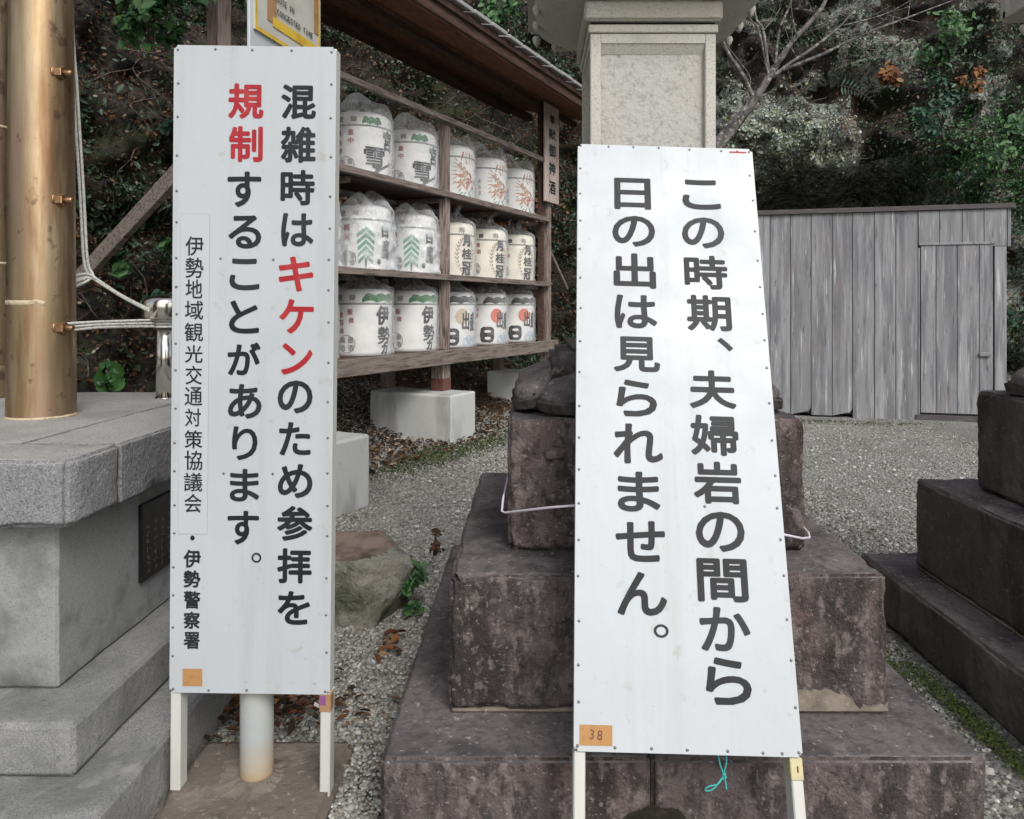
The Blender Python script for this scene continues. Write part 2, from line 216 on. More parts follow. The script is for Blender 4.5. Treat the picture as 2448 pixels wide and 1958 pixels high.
def rough(name, c, s, m, parent=None, bev=.012, amp=.004, cut=.05, freq=9, topmat=None, seed=0, rot=(0, 0, 0), profile=None):
    """a stone block: bevelled, finely divided and unevenly worn"""
    bm = bmesh.new(); bmesh.ops.create_cube(bm, size=1, matrix=Matrix.Diagonal((s[0], s[1], s[2], 1)))
    for ax in range(3):
        n = max(1, min(60, int(s[ax]/cut)))
        for i in range(1, n):
            co = [0, 0, 0]; no = [0, 0, 0]; co[ax] = -s[ax]/2+s[ax]*i/n; no[ax] = 1
            bmesh.ops.bisect_plane(bm, geom=bm.verts[:]+bm.edges[:]+bm.faces[:], plane_co=co, plane_no=no)
    for ax in range(3):
        for sg in (-1, 1):
            if s[ax] > bev*5:
                co = [0, 0, 0]; no = [0, 0, 0]; co[ax] = sg*(s[ax]/2-bev*1.9); no[ax] = 1
                bmesh.ops.bisect_plane(bm, geom=bm.verts[:]+bm.edges[:]+bm.faces[:], plane_co=co, plane_no=no)
    bm.normal_update()
    sharp = [e for e in bm.edges if len(e.link_faces) == 2 and e.calc_face_angle(0) > 1]
    bmesh.ops.bevel(bm, geom=sharp, offset=bev, segments=2, affect='EDGES', clamp_overlap=True)
    bm.normal_update()
    for v in bm.verts:
        p = v.co*freq+Vector((seed*5.3, seed*2.1, 0))
        d = noise.noise(p)*.5+noise.noise(p*3.1)*.35+noise.noise(p*8.3)*.3
        edge = sum(1 for a in range(3) if abs(abs(v.co[a])-s[a]/2) < bev*1.5)
        if edge >= 2: d = d*1.3-1.3*max(0, noise.noise(v.co*7+Vector((seed, 3, 1)))-.22)*4
        v.co += v.normal*d*amp
        if profile: profile(v)
    if topmat:
        for f in bm.faces:
            if f.normal.z > .75: f.material_index = 1
    me = frombm(name, bm)
    return link(name, me, [m, topmat] if topmat else m, parent, c, rot, smooth=True)
def lathe(name, prof, m, parent=None, loc=(0, 0, 0), n=32, smooth=True, rot=(0, 0, 0), fn=None):
    bm = bmesh.new(); rings = []
    for (r, z) in prof:
        ring = []
        for i in range(n):
            a = 2*math.pi*i/n; p = Vector((r*math.cos(a), r*math.sin(a), z))
            if fn: p = fn(p, a, r, z)
            ring.append(bm.verts.new(p))
        rings.append(ring)
    for a, b in zip(rings, rings[1:]):
        for i in range(n): bm.faces.new((a[i], a[(i+1) % n], b[(i+1) % n], b[i]))
    bm.faces.new(rings[0][::-1]); bm.faces.new(rings[-1])
    return link(name, frombm(name, bm), m, parent, loc, rot, smooth)
def tube_into(V, F, pts, rad, n=6):
    pts = [Vector(p) for p in pts]; base = len(V)
    for i, p in enumerate(pts):
        a = pts[max(0, i-1)]; b = pts[min(len(pts)-1, i+1)]; t = (b-a).normalized()
        ref = Vector((0, 0, 1)) if abs(t.z) < .9 else Vector((1, 0, 0))
        x = t.cross(ref).normalized(); y = t.cross(x)
        r = rad[i] if hasattr(rad, '__len__') else rad
        for k in range(n):
            a2 = 2*math.pi*k/n; V.append(tuple(p+(x*math.cos(a2)+y*math.sin(a2))*r))
    for i in range(len(pts)-1):
        for k in range(n):
            F.append((base+i*n+k, base+i*n+(k+1) % n, base+(i+1)*n+(k+1) % n, base+(i+1)*n+k))
    F.append(tuple(base+k for k in range(n))[::-1]); F.append(tuple(base+(len(pts)-1)*n+k for k in range(n)))
def tubes(name, lst, m, parent=None, n=6, loc=(0, 0, 0)):
    V, F = [], []
    for pts, r in lst: tube_into(V, F, pts, r, n)
    me = bpy.data.meshes.new(name); me.from_pydata(V, [], F); return link(name, me, m, parent, loc, smooth=True)
def smoothpath(pts, k=4):
    out = []; P = [Vector(p) for p in pts]
    for i in range(len(P)-1):
        p0 = P[max(0, i-1)]; p1 = P[i]; p2 = P[i+1]; p3 = P[min(len(P)-1, i+2)]
        for j in range(k):
            t = j/k; out.append(.5*((2*p1)+(p2-p0)*t+(2*p0-5*p1+4*p2-p3)*t*t+(3*p1-p0-3*p2+p3)*t**3))
    out.append(P[-1]); return out
def arrmesh(name, V, F):
    """V (n,3) array, F (m,k) array -> mesh, quickly"""
    me = bpy.data.meshes.new(name); n, k = F.shape
    me.vertices.add(len(V)); me.vertices.foreach_set('co', np.asarray(V, dtype=np.float32).ravel())
    me.loops.add(n*k); me.loops.foreach_set('vertex_index', F.astype(np.int32).ravel())
    me.polygons.add(n); me.polygons.foreach_set('loop_start', np.arange(0, n*k, k, dtype=np.int32))
    me.update(calc_edges=True); me.validate(); return me
def leaves(name, P, N, size, m, parent=None, kind='stuff', droop=.3, jit=.7, aspect=.55):
    """P points, N normals (arrays): one folded leaf per point, joined"""
    n = len(P); N = N+rng.normal(0, jit, (n, 3)); N /= np.linalg.norm(N, axis=1)[:, None]+1e-9
    T = rng.normal(0, 1, (n, 3)); T[:, 2] -= droop*2; T -= N*(T*N).sum(1)[:, None]; T /= np.linalg.norm(T, axis=1)[:, None]+1e-9
    B = np.cross(N, T); sz = (np.asarray(size)*rng.uniform(.6, 1.35, n))[:, None]
    c = P+N*.01
    v = np.stack([c-T*sz*.5, c+B*sz*.5*aspect-T*sz*.08+N*sz*.10, c+B*sz*.34*aspect+T*sz*.28+N*sz*.07, c+T*sz*.5-N*sz*.12, c-B*sz*.34*aspect+T*sz*.28+N*sz*.07, c-B*sz*.5*aspect-T*sz*.08+N*sz*.10], 1).reshape(-1, 3)
    i = np.arange(n)[:, None]*6
    f = np.concatenate([i+np.array([[0, 1, 2, 3]]), i+np.array([[0, 3, 4, 5]])], 0)
    o = link(name, arrmesh(name, v, f), m, parent)
    if kind: o['kind'] = kind
    return o
_gc = {}
def glyph(ch):
    """outline mesh of one character: (verts, faces, bbox)"""
    if ch in _gc: return _gc[ch]
    c = bpy.data.curves.new('t', 'FONT'); c.body = ch; c.resolution_u = 4; o = bpy.data.objects.new('t', c); COL.objects.link(o)
    bpy.context.view_layer.update()
    me = bpy.data.meshes.new_from_object(o.evaluated_get(bpy.context.evaluated_depsgraph_get()))
    v = np.array([tuple(x.co)[:2] for x in me.vertices]); f = [tuple(p.vertices) for p in me.polygons]
    bb = (v[:, 0].min(), v[:, 0].max(), v[:, 1].min(), v[:, 1].max())
    bpy.data.objects.remove(o); bpy.data.meshes.remove(me); bpy.data.curves.remove(c)
    _gc[ch] = (v, f, bb); return _gc[ch]
def glyph_into(V, F, ch, cx, cz, w, h, bold=0, base=.0008, mi=None, MI=None):
    """adds a character to V/F in the x,z plane (y = -height); bold thickens the strokes by laying shifted outlines in separate layers"""
    v, f, (x0, x1, y0, y1) = glyph(ch)
    W2, H2 = w-2*bold, h-2*bold
    px = cx+((v[:, 0]-x0)/(x1-x0)-.5)*W2; pz = cz+((v[:, 1]-y0)/(y1-y0)-.5)*H2
    dirs = [(0, 0)]
    if bold:
        nr = max(1, math.ceil(bold/(.035*min(w, h)))); dirs = [(0, 0)] if nr > 1 else []
        for q in range(nr):
            rr = bold*(q+1)/nr; dirs += [(math.cos(a)*rr, math.sin(a)*rr) for a in [i*math.pi/4 for i in range(8)]]
    for k, (dx, dz) in enumerate(dirs):
        b = len(V)
        for x, z in zip(px+dx, pz+dz): V.append((x, -base-k*.00004, z))
        for q in f:
            F.append(tuple(b+i for i in q))
            if MI is not None: MI.append(mi)
def characters(items, m, parent, boldf=.0, base=.0008):
    for it in items:
        ch, cx, cz, w, hh = it[:5]; V, F = [], []
        glyph_into(V, F, ch, 0, 0, w, hh, boldf*min(w, hh) if ch not in '。・' else boldf*.3*w, base)
        me = bpy.data.meshes.new('character'); me.from_pydata(V, [], F); link('character', me, m, parent, (cx, 0, cz))
def text_mesh(name, items, m, parent, boldf=.0, base=.0008, loc=(0, 0, 0), rot=(0, 0, 0)):
    V, F = [], []
    for it in items:
        ch, cx, cz, w, h = it[:5]; glyph_into(V, F, ch, cx, cz, w, h, boldf*min(w, h) if ch not in '。・' else 0, base)
    me = bpy.data.meshes.new(name); me.from_pydata(V, [], F); return link(name, me, m, parent, loc, rot)
def copytree(o, parent=None):
    c = o.copy(); COL.objects.link(c)
    if parent: c.parent = parent
    for ch in list(o.children): copytree(ch, c)
    return c
A_BLACK=[('混',0.3485,1.6616,0.0973,0.097),('雑',0.3482,1.5428,0.0978,0.1005),('時',0.348,1.4236,0.0954,0.0985),('は',0.3483,1.3057,0.0904,0.0936),('の',0.3464,0.8386,0.0982,0.0929),('た',0.347,0.721,0.0891,0.0943),('め',0.349,0.6023,0.0975,0.0965),('参',0.349,0.4833,0.0997,0.0992),('拝',0.3491,0.3634,0.0976,0.0989),('を',0.3484,0.2445,0.0921,0.0953),('す',0.1995,1.4167,0.0944,0.0995),('る',0.2016,1.298,0.0924,0.0934),('こ',0.2018,1.1795,0.0841,0.0889),('と',0.2015,1.0604,0.0841,0.0928),('が',0.2025,0.9435,0.0926,0.0929),('あ',0.2056,0.824,0.0943,0.0973),('り',0.2066,0.7065,0.0717,0.0953),('ま',0.2072,0.5885,0.0835,0.0924),('す',0.2044,0.469,0.0886,0.0956),('。',0.242,0.3848,0.0277,0.0288)]
A_RED=[('キ',0.3459,1.1826,0.0976,0.098),('ケ',0.348,1.0642,0.0973,0.0968),('ン',0.3504,0.945,0.0881,0.0885),('規',0.2017,1.6616,0.0985,0.0984),('制',0.2027,1.5426,0.0944,0.0994)]
A_THIN=[('伊',0.0622,1.2568,0.0506,0.0539),('勢',0.0627,1.1963,0.0506,0.0569),('地',0.0615,1.1372,0.0472,0.0528),('域',0.0623,1.0777,0.0506,0.0528),('観',0.0622,1.0166,0.0519,0.0532),('光',0.0626,0.9553,0.0494,0.0491),('交',0.0629,0.8961,0.0465,0.0525),('通',0.0625,0.8368,0.0499,0.0525),('対',0.0615,0.7775,0.0444,0.0509),('策',0.0634,0.716,0.0499,0.0509),('協',0.0639,0.657,0.0499,0.0543),('議',0.0635,0.5961,0.0516,0.0531),('会',0.0633,0.5366,0.0487,0.0531)]
A_BOLD=[('・',0.0621,0.4383,0.0127,0.014),('伊',0.0619,0.3795,0.0486,0.0512),('勢',0.0617,0.3224,0.0473,0.0489),('警',0.0621,0.2635,0.0473,0.0504),('察',0.0621,0.2059,0.0464,0.049),('署',0.062,0.1487,0.0455,0.0486)]
A_TAPE=[('tape',0.0649,0.0443,0.0543,0.0481),('plate',0.0628,0.8983,0.0803,0.8972)]
B_BLACK=[('日',0.1691,1.5088,0.1126,0.1085),('の',0.1703,1.3815,0.1298,0.1029),('出',0.1706,1.2523,0.1254,0.112),('は',0.1715,1.1236,0.1234,0.1038),('見',0.1714,0.9949,0.1321,0.1048),('ら',0.1684,0.8678,0.114,0.105),('れ',0.1699,0.7411,0.1347,0.1093),('ま',0.1694,0.6127,0.1144,0.1055),('せ',0.1705,0.486,0.1302,0.1031),('ん',0.1722,0.358,0.128,0.1051),('。',0.2182,0.2709,0.0381,0.0318),('こ',0.3808,1.5127,0.1175,0.1035),('の',0.3802,1.3831,0.1289,0.1033),('時',0.3818,1.2537,0.1287,0.1083),('期',0.3847,1.1259,0.1298,0.1108),('、',0.4258,1.0315,0.0444,0.0403),('夫',0.382,0.8988,0.1312,0.1105),('婦',0.3803,0.7702,0.1315,0.112),('岩',0.3809,0.6424,0.1295,0.112),('の',0.3814,0.5156,0.1292,0.1021),('間',0.3802,0.3957,0.1311,0.1059),('か',0.38,0.2796,0.1284,0.1037),('ら',0.3809,0.1614,0.1139,0.1064)]
B_TAPE=[('tape',0.0534,0.0352,0.0787,0.044),('red',0.5039,1.6669,0.0536,0.0095),('legtape',0.5356,-0.0258,0.0299,0.0485)]
A_SCREW=[(0.011,1.802),(0.116,1.805),(0.218,1.804),(0.328,1.804),(0.439,1.801),(0.439,1.712),(0.438,1.618),(0.44,1.51),(0.439,1.4),(0.439,1.311),(0.437,1.224),(0.135,1.223),(0.282,1.222),(0.013,1.709),(0.012,1.616),(0.011,1.508),(0.011,1.41),(0.011,1.323),(0.011,1.223),(0.012,1.143),(0.437,1.139),(0.438,1.049),(0.439,0.936),(0.438,0.826),(0.439,0.725),(0.439,0.626),(0.44,0.534),(0.44,0.449),(0.011,1.142),(0.013,1.066),(0.011,0.984),(0.011,0.909),(0.012,0.802),(0.01,0.705),(0.01,0.626),(0.011,0.53),(0.011,0.451),(0.148,0.621),(0.286,0.622),(0.009,0.355),(0.009,0.276),(0.009,0.185),(0.009,0.104),(0.011,0.011),(0.111,0.008),(0.218,0.01),(0.439,0.009),(0.442,0.12),(0.439,0.226),(0.439,0.33),(0.44,0.449)]
B_SCREW=[(0.009,1.673),(0.097,1.673),(0.175,1.674),(0.255,1.674),(0.352,1.671),(0.452,1.67),(0.539,1.669),(0.008,1.592),(0.008,1.504),(0.009,1.412),(0.008,1.318),(0.01,1.225),(0.011,1.13),(0.01,1.029),(0.009,0.938),(0.536,1.585),(0.54,1.498),(0.538,1.393),(0.539,1.297),(0.54,1.212),(0.541,1.128),(0.54,1.048),(0.54,0.966),(0.009,0.841),(0.009,0.753),(0.009,0.667),(0.009,0.578),(0.009,0.485),(0.008,0.396),(0.011,0.289),(0.539,0.864),(0.538,0.76),(0.539,0.665),(0.537,0.58),(0.539,0.5),(0.54,0.411),(0.539,0.306),(0.344,0.579),(0.01,0.188),(0.011,0.106),(0.009,0.012),(0.099,0.01),(0.187,0.01),(0.273,0.009),(0.37,0.009),(0.455,0.007),(0.501,0.007),(0.541,0.01),(0.542,0.107),(0.541,0.212)]
# ================================================================ THE SETTING: ground
def ground_h(x, y):
    # distance behind the barrel rack, where the soil climbs to the hillside
    n = -( (x+.924)*.9 - (y-8.15)*.435 )
    h = max(0, min(1, (n-.2)/1.6))*.45
    return h+.02*noise.noise(Vector((x*.9, y*.9, 0)))
def axis(a, b, lo, hi, fine, coarse):
    v = [lo]
    while v[-1] < hi: v.append(v[-1]+(fine if a < v[-1] < b else coarse))
    return v
xs = axis(-6, 8, -45, 45, .22, 2.5); ys = axis(.5, 15, -30, 60, .22, 2.5)
V = [(x, y, ground_h(x, y)-(0 if (-6 < x < 8 and .5 < y < 15) else .02)) for y in ys for x in xs]
F = [(j*len(xs)+i, j*len(xs)+i+1, (j+1)*len(xs)+i+1, (j+1)*len(xs)+i) for j in range(len(ys)-1) for i in range(len(xs)-1)]
me = bpy.data.meshes.new('ground'); me.from_pydata(V, [], F)
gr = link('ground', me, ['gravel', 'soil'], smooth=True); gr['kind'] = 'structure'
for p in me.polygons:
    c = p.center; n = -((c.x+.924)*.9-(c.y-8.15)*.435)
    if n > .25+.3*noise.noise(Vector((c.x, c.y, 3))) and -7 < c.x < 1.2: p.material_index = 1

# crushed stones lying on the ground, within sight
def pebbles(name, n, region, smin, smax):
    pts = []
    while len(pts) < n:
        x = rng.uniform(region[0], region[1], n); y = region[2]+(region[3]-region[2])*rng.uniform(0, 1, n)**1.25
        pts += [(a, b) for a, b in zip(x, y)]
    pts = [p for p in pts[:n] if not (-.42 < p[0] < 1.2 and 1.93 < p[1] < 3.75) and not (1.53 < p[0] < 3.2 and 1.8 < p[1] < 3.6) and not (p[0] < -1.03 and p[1] < 3.8) and not (p[0] < -.56 and p[1] < 2.4)]
    n = len(pts); z = np.array([ground_h(*p) for p in pts]); P = np.column_stack([np.array(pts), z])
    s = (rng.uniform(smin, smax, n)*(1+.6*(rng.random(n) > .93)))[:, None, None]
    base = np.array([(-1, -1, -.6), (1, -1, -.6), (1, 1, -.6), (-1, 1, -.6), (-.6, -.7, .6), (.7, -.6, .5), (.6, .7, .6), (-.7, .6, .5)], float)*.5
    v = base[None]*rng.uniform(.55, 1.2, (n, 8, 3)); a = rng.uniform(0, 6.28, n); c, d = np.cos(a)[:, None], np.sin(a)[:, None]
    tx = rng.normal(0, .5, n)[:, None]
    x, y, zz = v[..., 0]*c-v[..., 1]*d, v[..., 0]*d+v[..., 1]*c, v[..., 2]
    zz = zz+x*tx*.6
    v = np.stack([x, y, zz*.8], -1)*s + P[:, None] + np.array([0, 0, 1])*s*.12
    i = np.arange(n)[:, None]*8
    f = np.concatenate([i+np.array([q]) for q in ((0, 3, 2, 1), (4, 5, 6, 7), (0, 1, 5, 4), (1, 2, 6, 5), (2, 3, 7, 6), (3, 0, 4, 7))])
    o = link(name, arrmesh(name, v.reshape(-1, 3), f), 'pebble'); o['kind'] = 'stuff'; return o
pebbles('gravel_stones', 38000, (-1.1, -.3, 1.55, 6.0), .007, .018)
pebbles('gravel_stones', 30000, (-.6, 2.2, 3.0, 9.6), .010, .022)
pebbles('gravel_stones', 30000, (-3.2, -.2, 4.4, 9.8), .010, .022)
pebbles('gravel_stones', 30000, (1.1, 4.6, 1.9, 9.3), .008, .020)

# concrete pad under the steel post
pad = rough('concrete_pad', (-.80, 1.75, -.03), (.475, 1.28, .12), 'pad', bev=.015, amp=.006, cut=.04, freq=7, seed=3); pad['kind'] = 'structure'

# ================================================================ THE HILLSIDE
PATH = [(-9, 1.5), (-7, 3.6), (-5.6, 5.2), (-4.3, 6.9), (-3.7, 8.2), (-3.1, 9.8), (-2.2, 11.4), (-.6, 12.5), (1.5, 12.9), (3.6, 12.6), (5.6, 12.1), (7.4, 11.0), (9.0, 9.6), (12, 7.0)]
_pp = smoothpath([(x, y, 0) for x, y in PATH], 12); _d = [0]
for a, b in zip(_pp, _pp[1:]): _d.append(_d[-1]+(b-a).length)
def pathpt(s):
    i = min(max(np.searchsorted(_d, s)-1, 0), len(_pp)-2); t = (s-_d[i])/(_d[i+1]-_d[i]); p = _pp[i].lerp(_pp[i+1], t)
    d = (_pp[i+1]-_pp[i]).normalized(); return p, Vector((-d.y, d.x, 0))
def hill(s, z):
    p, o = pathpt(s)
    lean = z*.30 if z > .6 else z*.9-.36
    x, y = p.x, p.y
    q = Vector((x, y, z))
    d = noise.fractal(q*.35, 1, 2.1, 4)*.55+abs(noise.noise(q*1.1))*.6+(abs(noise.noise(q*2.3+Vector((7, 0, 0))))-.2)*.3+noise.noise(q*3.2)*.10+noise.noise(q*7)*.05
    # lichened boulder bulging out above the shed, with the dark hollow below it
    gx = math.exp(-((x-4.3)/1.3)**2)
    d -= gx*math.exp(-((z-4.35)/.75)**2)*.9
    gc = math.exp(-((x-5.0)/1.25)**4)*math.exp(-((z-2.75)/.95)**4)
    d += gc*2.4
    d -= math.exp(-((x-6.6)/.7)**2)*math.exp(-((z-3.4)/.7)**2)*.5
    if x > .5: d += (abs(noise.noise(q*1.9+Vector((3, 1, 0))))-.2)*.55+(abs(noise.noise(q*4.5))-.2)*.22
    return p+o*(lean+d*1.0)+Vector((0, 0, z))
NS, NZ = 380, 150; LEN = _d[-1]
V = []; 
for j in range(NZ):
    z = -.3+11*(j/(NZ-1))
    for i in range(NS): V.append(tuple(hill(LEN*i/(NS-1), z)))
# rear side, so that the hill is a solid mass
F = [(j*NS+i, j*NS+i+1, (j+1)*NS+i+1, (j+1)*NS+i) for j in range(NZ-1) for i in range(NS-1)]
b = len(V)
for i in range(NS):
    p, o = pathpt(LEN*i/(NS-1)); q = p+o*16; V.append((q.x, q.y, 17))
F += [((NZ-1)*NS+i, (NZ-1)*NS+i+1, b+i+1, b+i) for i in range(NS-1)]
me = bpy.data.meshes.new('hillside'); me.from_pydata(V, [], F)
h = link('hillside', me, ['rock', 'lichenrock'], smooth=True); h['kind'] = 'structure'
for p in me.polygons:
    c = p.center; nn = noise.noise(c*.9)
    if (c.x-4.2)**2/3.4+(c.z-4.0)**2/1.9 < 1+nn*.8 or (c.x-6.7)**2/1.3+(c.z-3.2)**2/1.0 < 1+nn or (1.6 < c.x < 3.4 and 3.2 < c.z < 5.6 and nn > .05) or (c.x > 1.2 and nn > .04) or (c.x > 5.6 and c.z < 3.6 and nn > -.1): p.material_index = 1
HS = np.array([tuple(v) for v in V[:NS*NZ]]).reshape(NZ, NS, 3)
du = np.gradient(HS, axis=1); dv = np.gradient(HS, axis=0); HN = np.cross(du, dv); HN /= np.linalg.norm(HN, axis=2)[..., None]
HN *= np.sign((HN*(np.array([0, 0, 2.])-HS)).sum(2))[..., None]
def hsample(n, test):
    """random points on the hill face where test(point) > random"""
    P, Nn = [], []
    tot = 0
    while tot < n:
        j = rng.integers(0, NZ, 20000); i = rng.integers(0, NS, 20000)
        p = HS[j, i]+rng.normal(0, .035, (20000, 3)); w = test(p); k = rng.random(20000) < w
        P.append(p[k]); Nn.append(HN[j, i][k]); tot += k.sum()
    return np.concatenate(P)[:n], np.concatenate(Nn)[:n]
def patch(p, f, seed, thr, soft=.15):
    q = p*f+seed
    v = np.sin(q[:, 0]*1.3+np.sin(q[:, 2]*1.7+seed))+np.sin(q[:, 2]*1.9+np.sin(q[:, 1]*1.1)*1.5)+np.sin(q[:, 1]*1.5+q[:, 2]*.7+seed)
    return np.clip((v/3-thr)/soft, 0, 1)
def blob(p, cx, cy, cz, r, rz=None):
    d = ((p[:, 0]-cx)/r)**2+((p[:, 1]-cy)/(r*1.6))**2+((p[:, 2]-cz)/(rz or r))**2; return np.exp(-d)
vis = lambda p: (np.abs(p[:, 0]) < 9)*(p[:, 2] > -.2)*(p[:, 2] < 9)
left = lambda p: p[:, 0] < 1.0
lit = lambda p: ((p[:, 0]-4.2)**2/3.4+(p[:, 2]-4.0)**2/1.9 < 1)
cave = lambda p: ((np.abs(p[:, 0]-5.0) < 1.4)*(p[:, 2] < 3.55)*(p[:, 2] > 1.2))
P, N = hsample(70000, lambda p: vis(p)*(.12+.88*patch(p, 1.6, 1.0, .05))*np.where(p[:, 0] > 1.2, .28, 1)*np.where(lit(p), .02, 1)*np.where(cave(p), .0, 1))
leaves('ivy_cover', P+N*.05, N, rng.choice([.04, .065, .09], len(P)), 'leaf_dark')
P, N = hsample(80000, lambda p: vis(p)*(.30+.7*patch(p, 1.1, 4.0, .1))*np.where(p[:, 0] > 1.5, .25, 1)*np.where(lit(p), .02, 1)*np.where(cave(p), .02, 1)*np.where(p[:, 2] < 5, 1, .5))
leaves('dead_leaf_cover', P+N*.03, N, rng.choice([.03, .045, .065], len(P)), 'leaf_brown')
P, N = hsample(5000, lambda p: np.clip(blob(p, -3.6, 7.0, 2.45, .55, .5)+.8*blob(p, -3.35, 7.6, 1.9, .4)+.5*blob(p, -4.0, 6.9, 1.7, .3)+.8*blob(p, -3.2, 7.4, 1.2, .35, .25)+.9*blob(p, 5.15, 12, 3.95, .3, .4)+.8*blob(p, 7.0, 11, 4.6, .28, .5)+.5*blob(p, 5.9, 12, 4.9, .3, .6)+.5*blob(p, -1.0, 12, 3.4, 1.0, .6), 0, 1))
leaves('orange_leaf_litter', P+N*.05, N, .07, 'leaf_orange')
P, N = hsample(1800, lambda p: vis(p)*(.15+.8*patch(p, 2.2, 2.0, .2))*np.where(cave(p), 0, 1))
leaves('tan_leaf_scatter', P+N*.05, N, .05, 'leaf_tan')
P, N = hsample(9000, lambda p: np.clip(blob(p, 4.0, 12, 4.05, 1.0, .75)+.35*blob(p, 3.3, 12, 3.1, .4, .5)+.8*blob(p, 6.4, 11, 3.2, .55, .5)+.5*blob(p, 6.0, 11, 2.9, .5, .3)+.25*blob(p, 2.6, 12, 4.6, .6, .8), 0, 1)*(.15+.85*patch(p, 6, 3.0, -.05, .1)))
leaves('lichen_flakes', P+N*.01, N, rng.choice([.02, .03, .05], len(P)), 'lichen', jit=.3, aspect=.95)
P, N = hsample(15000, lambda p: vis(p)*(p[:, 0] > .8)*np.clip(.03+.9*patch(p, 1.9, 6.0, .2)+.5*blob(p, 6.8, 11, 4.0, 1.3, 1.3), 0, 1)*np.where(cave(p), 0, 1)*np.where(lit(p), .04, 1))
leaves('grey_green_cover', P+N*.05, N, rng.choice([.03, .05, .08], len(P)), 'leaf_moss')
P, N = hsample(3600, lambda p: (p[:, 0] > 4.5)*np.clip(.9*blob(p, 7.3, 10.6, 4.2, .9, .9)+.6*blob(p, 6.0, 11, 5.4, .7, .5)+.6*blob(p, 7.2, 10.6, 3.0, .5, .4), 0, 1))
leaves('green_leaf_cover', P+N*.10, N, .06, 'leaf_green')
# green clumps of broad-leaved shrubs: each a thing, a stem and a crown of leaves
def shrub(label, c, r, n, size, m, squash=(1, 1, .7), cat='shrub', name='evergreen_shrub', group=None, stems=5, nrm=(0, -1, .6)):
    t = empty(name, c, 0, label, cat, group)
    k = max(3, n//45); cc = rng.normal(0, .45, (k, 3))*np.array(squash)*r; idx = rng.integers(0, k, n)
    P = cc[idx]+rng.normal(0, .16, (n, 3))*r; N = np.tile(np.array(nrm, float), (n, 1))+P/r*.6
    leaves('foliage', P, N, size, m, t, kind=None, droop=.5, jit=.5, aspect=.6)
    tubes('stem', [(smoothpath([(0, r*.5, -r*.5), tuple(q*.5), tuple(q)], 3), [.012, .011, .01, .008, .006, .005, .004][:7]) for q in cc[:stems]], 'twig', t, 5)
    return t
shrub('glossy green leafy branch hanging over the slope at top left, above the white sign', (-2.62, 5.05, 3.35), .30, 300, .085, 'leaf_green')
shrub('green branch tip at the top edge, left of the grey wooden post', (-2.3, 5.2, 3.62), .24, 160, .085, 'leaf_green')
shrub('small dark teal clump beside the upper left edge of the tall white sign', (-2.75, 5.9, 2.82), .16, 90, .07, 'leaf_teal')
shrub('round-leaved green sprig under the diagonal brace, left of the white sign', (-3.38, 6.15, 1.77), .11, 26, .13, 'leaf_green', nrm=(0, -1, .2))
shrub('bright green broad-leaved plant between the brass pole and the steel bollard', (-3.15, 5.55, .93), .13, 30, .14, 'leaf_green', nrm=(0, -1, .2))
shrub('dark sprig of small round leaves just above the steel bollard cap', (-2.98, 6.0, 1.48), .14, 40, .085, 'leaf_teal', nrm=(0, -1, .2))
shrub('small green plant low on the bank right beside the bollard, below the white sign edge', (-2.75, 6.0, 1.85), .14, 60, .07, 'leaf_green')
shrub('bright green bush near the top of the cliff, left of the pale carved eave', (6.15, 10.9, 5.25), .48, 420, .085, 'leaf_green')
shrub('large green bush at the far right edge of the cliff under the carved eave', (7.15, 10.4, 4.0), .62, 620, .09, 'leaf_green')
shrub('lower green tuft on the cliff above the right end of the plank shed', (6.55, 10.5, 3.5), .40, 300, .08, 'leaf_green')
shrub('bluish green bush halfway up the cliff above the shed door', (6.1, 11.0, 4.3), .42, 260, .085, 'leaf_teal')
shrub('mossy green bush on the bank just right of the shed', (6.6, 9.9, 1.4), .36, 380, .07, 'leaf_teal')
shrub('dark green ivy clump between the barrel rack roof and the pale lantern', (-.25, 10.9, 4.75), .5, 420, .085, 'leaf_teal')
shrub('green leafy clump above the rack roof, left of the lantern cap', (-.35, 10.6, 5.6), .40, 300, .09, 'leaf_green')
shrub('ochre and yellow withered leaf cluster hanging above the lichened boulder', (5.35, 11.2, 4.85), .26, 150, .10, 'leaf_orange', cat='plant', name='withered_plant')
shrub('rust red withered fern high on the cliff above the shed door', (6.35, 10.9, 4.7), .22, 130, .09, 'leaf_orange', cat='plant', name='withered_plant', squash=(.6, 1, 1.2))
# a fern frond
def fern(label, c, L, ang, m, cat='fern'):
    t = empty('fern', c, 0, label, cat); pts = [Vector((math.cos(ang)*L*k/12, -.1*math.sin(k/12*2), math.sin(ang)*L*k/12-.5*L*(k/12)**2)) for k in range(13)]
    tubes('stalk', [(pts, .005)], 'twig', t, 5)
    P, N = [], []; V, F = [], []
    for k, p in enumerate(pts[1:]):
        w = L*.28*(1-k/13)
        for s in (-1, 1):
            b = len(V); d = (pts[k+1]-pts[k]).normalized(); o = Vector((-d.z, 0, d.x))*s
            V += [tuple(p), tuple(p+o*w*.5+d*w*.25), tuple(p+o*w+d*w*.3), tuple(p+o*w*.5+d*w*.02-Vector((0, .01, 0)))]; F.append((b, b+1, b+2, b+3))
    me = bpy.data.meshes.new('frond'); me.from_pydata(V, [], F); link('frond', me, m, t)
fern('single bluish green fern frond on the cliff above the lichened boulder', (4.55, 11.2, 4.70), .55, -.15, 'leaf_teal')
fern('dry reddish fern hanging on the cliff right of the lichened boulder', (4.55, 11.0, 4.2), .5, -1.2, 'leaf_brown')
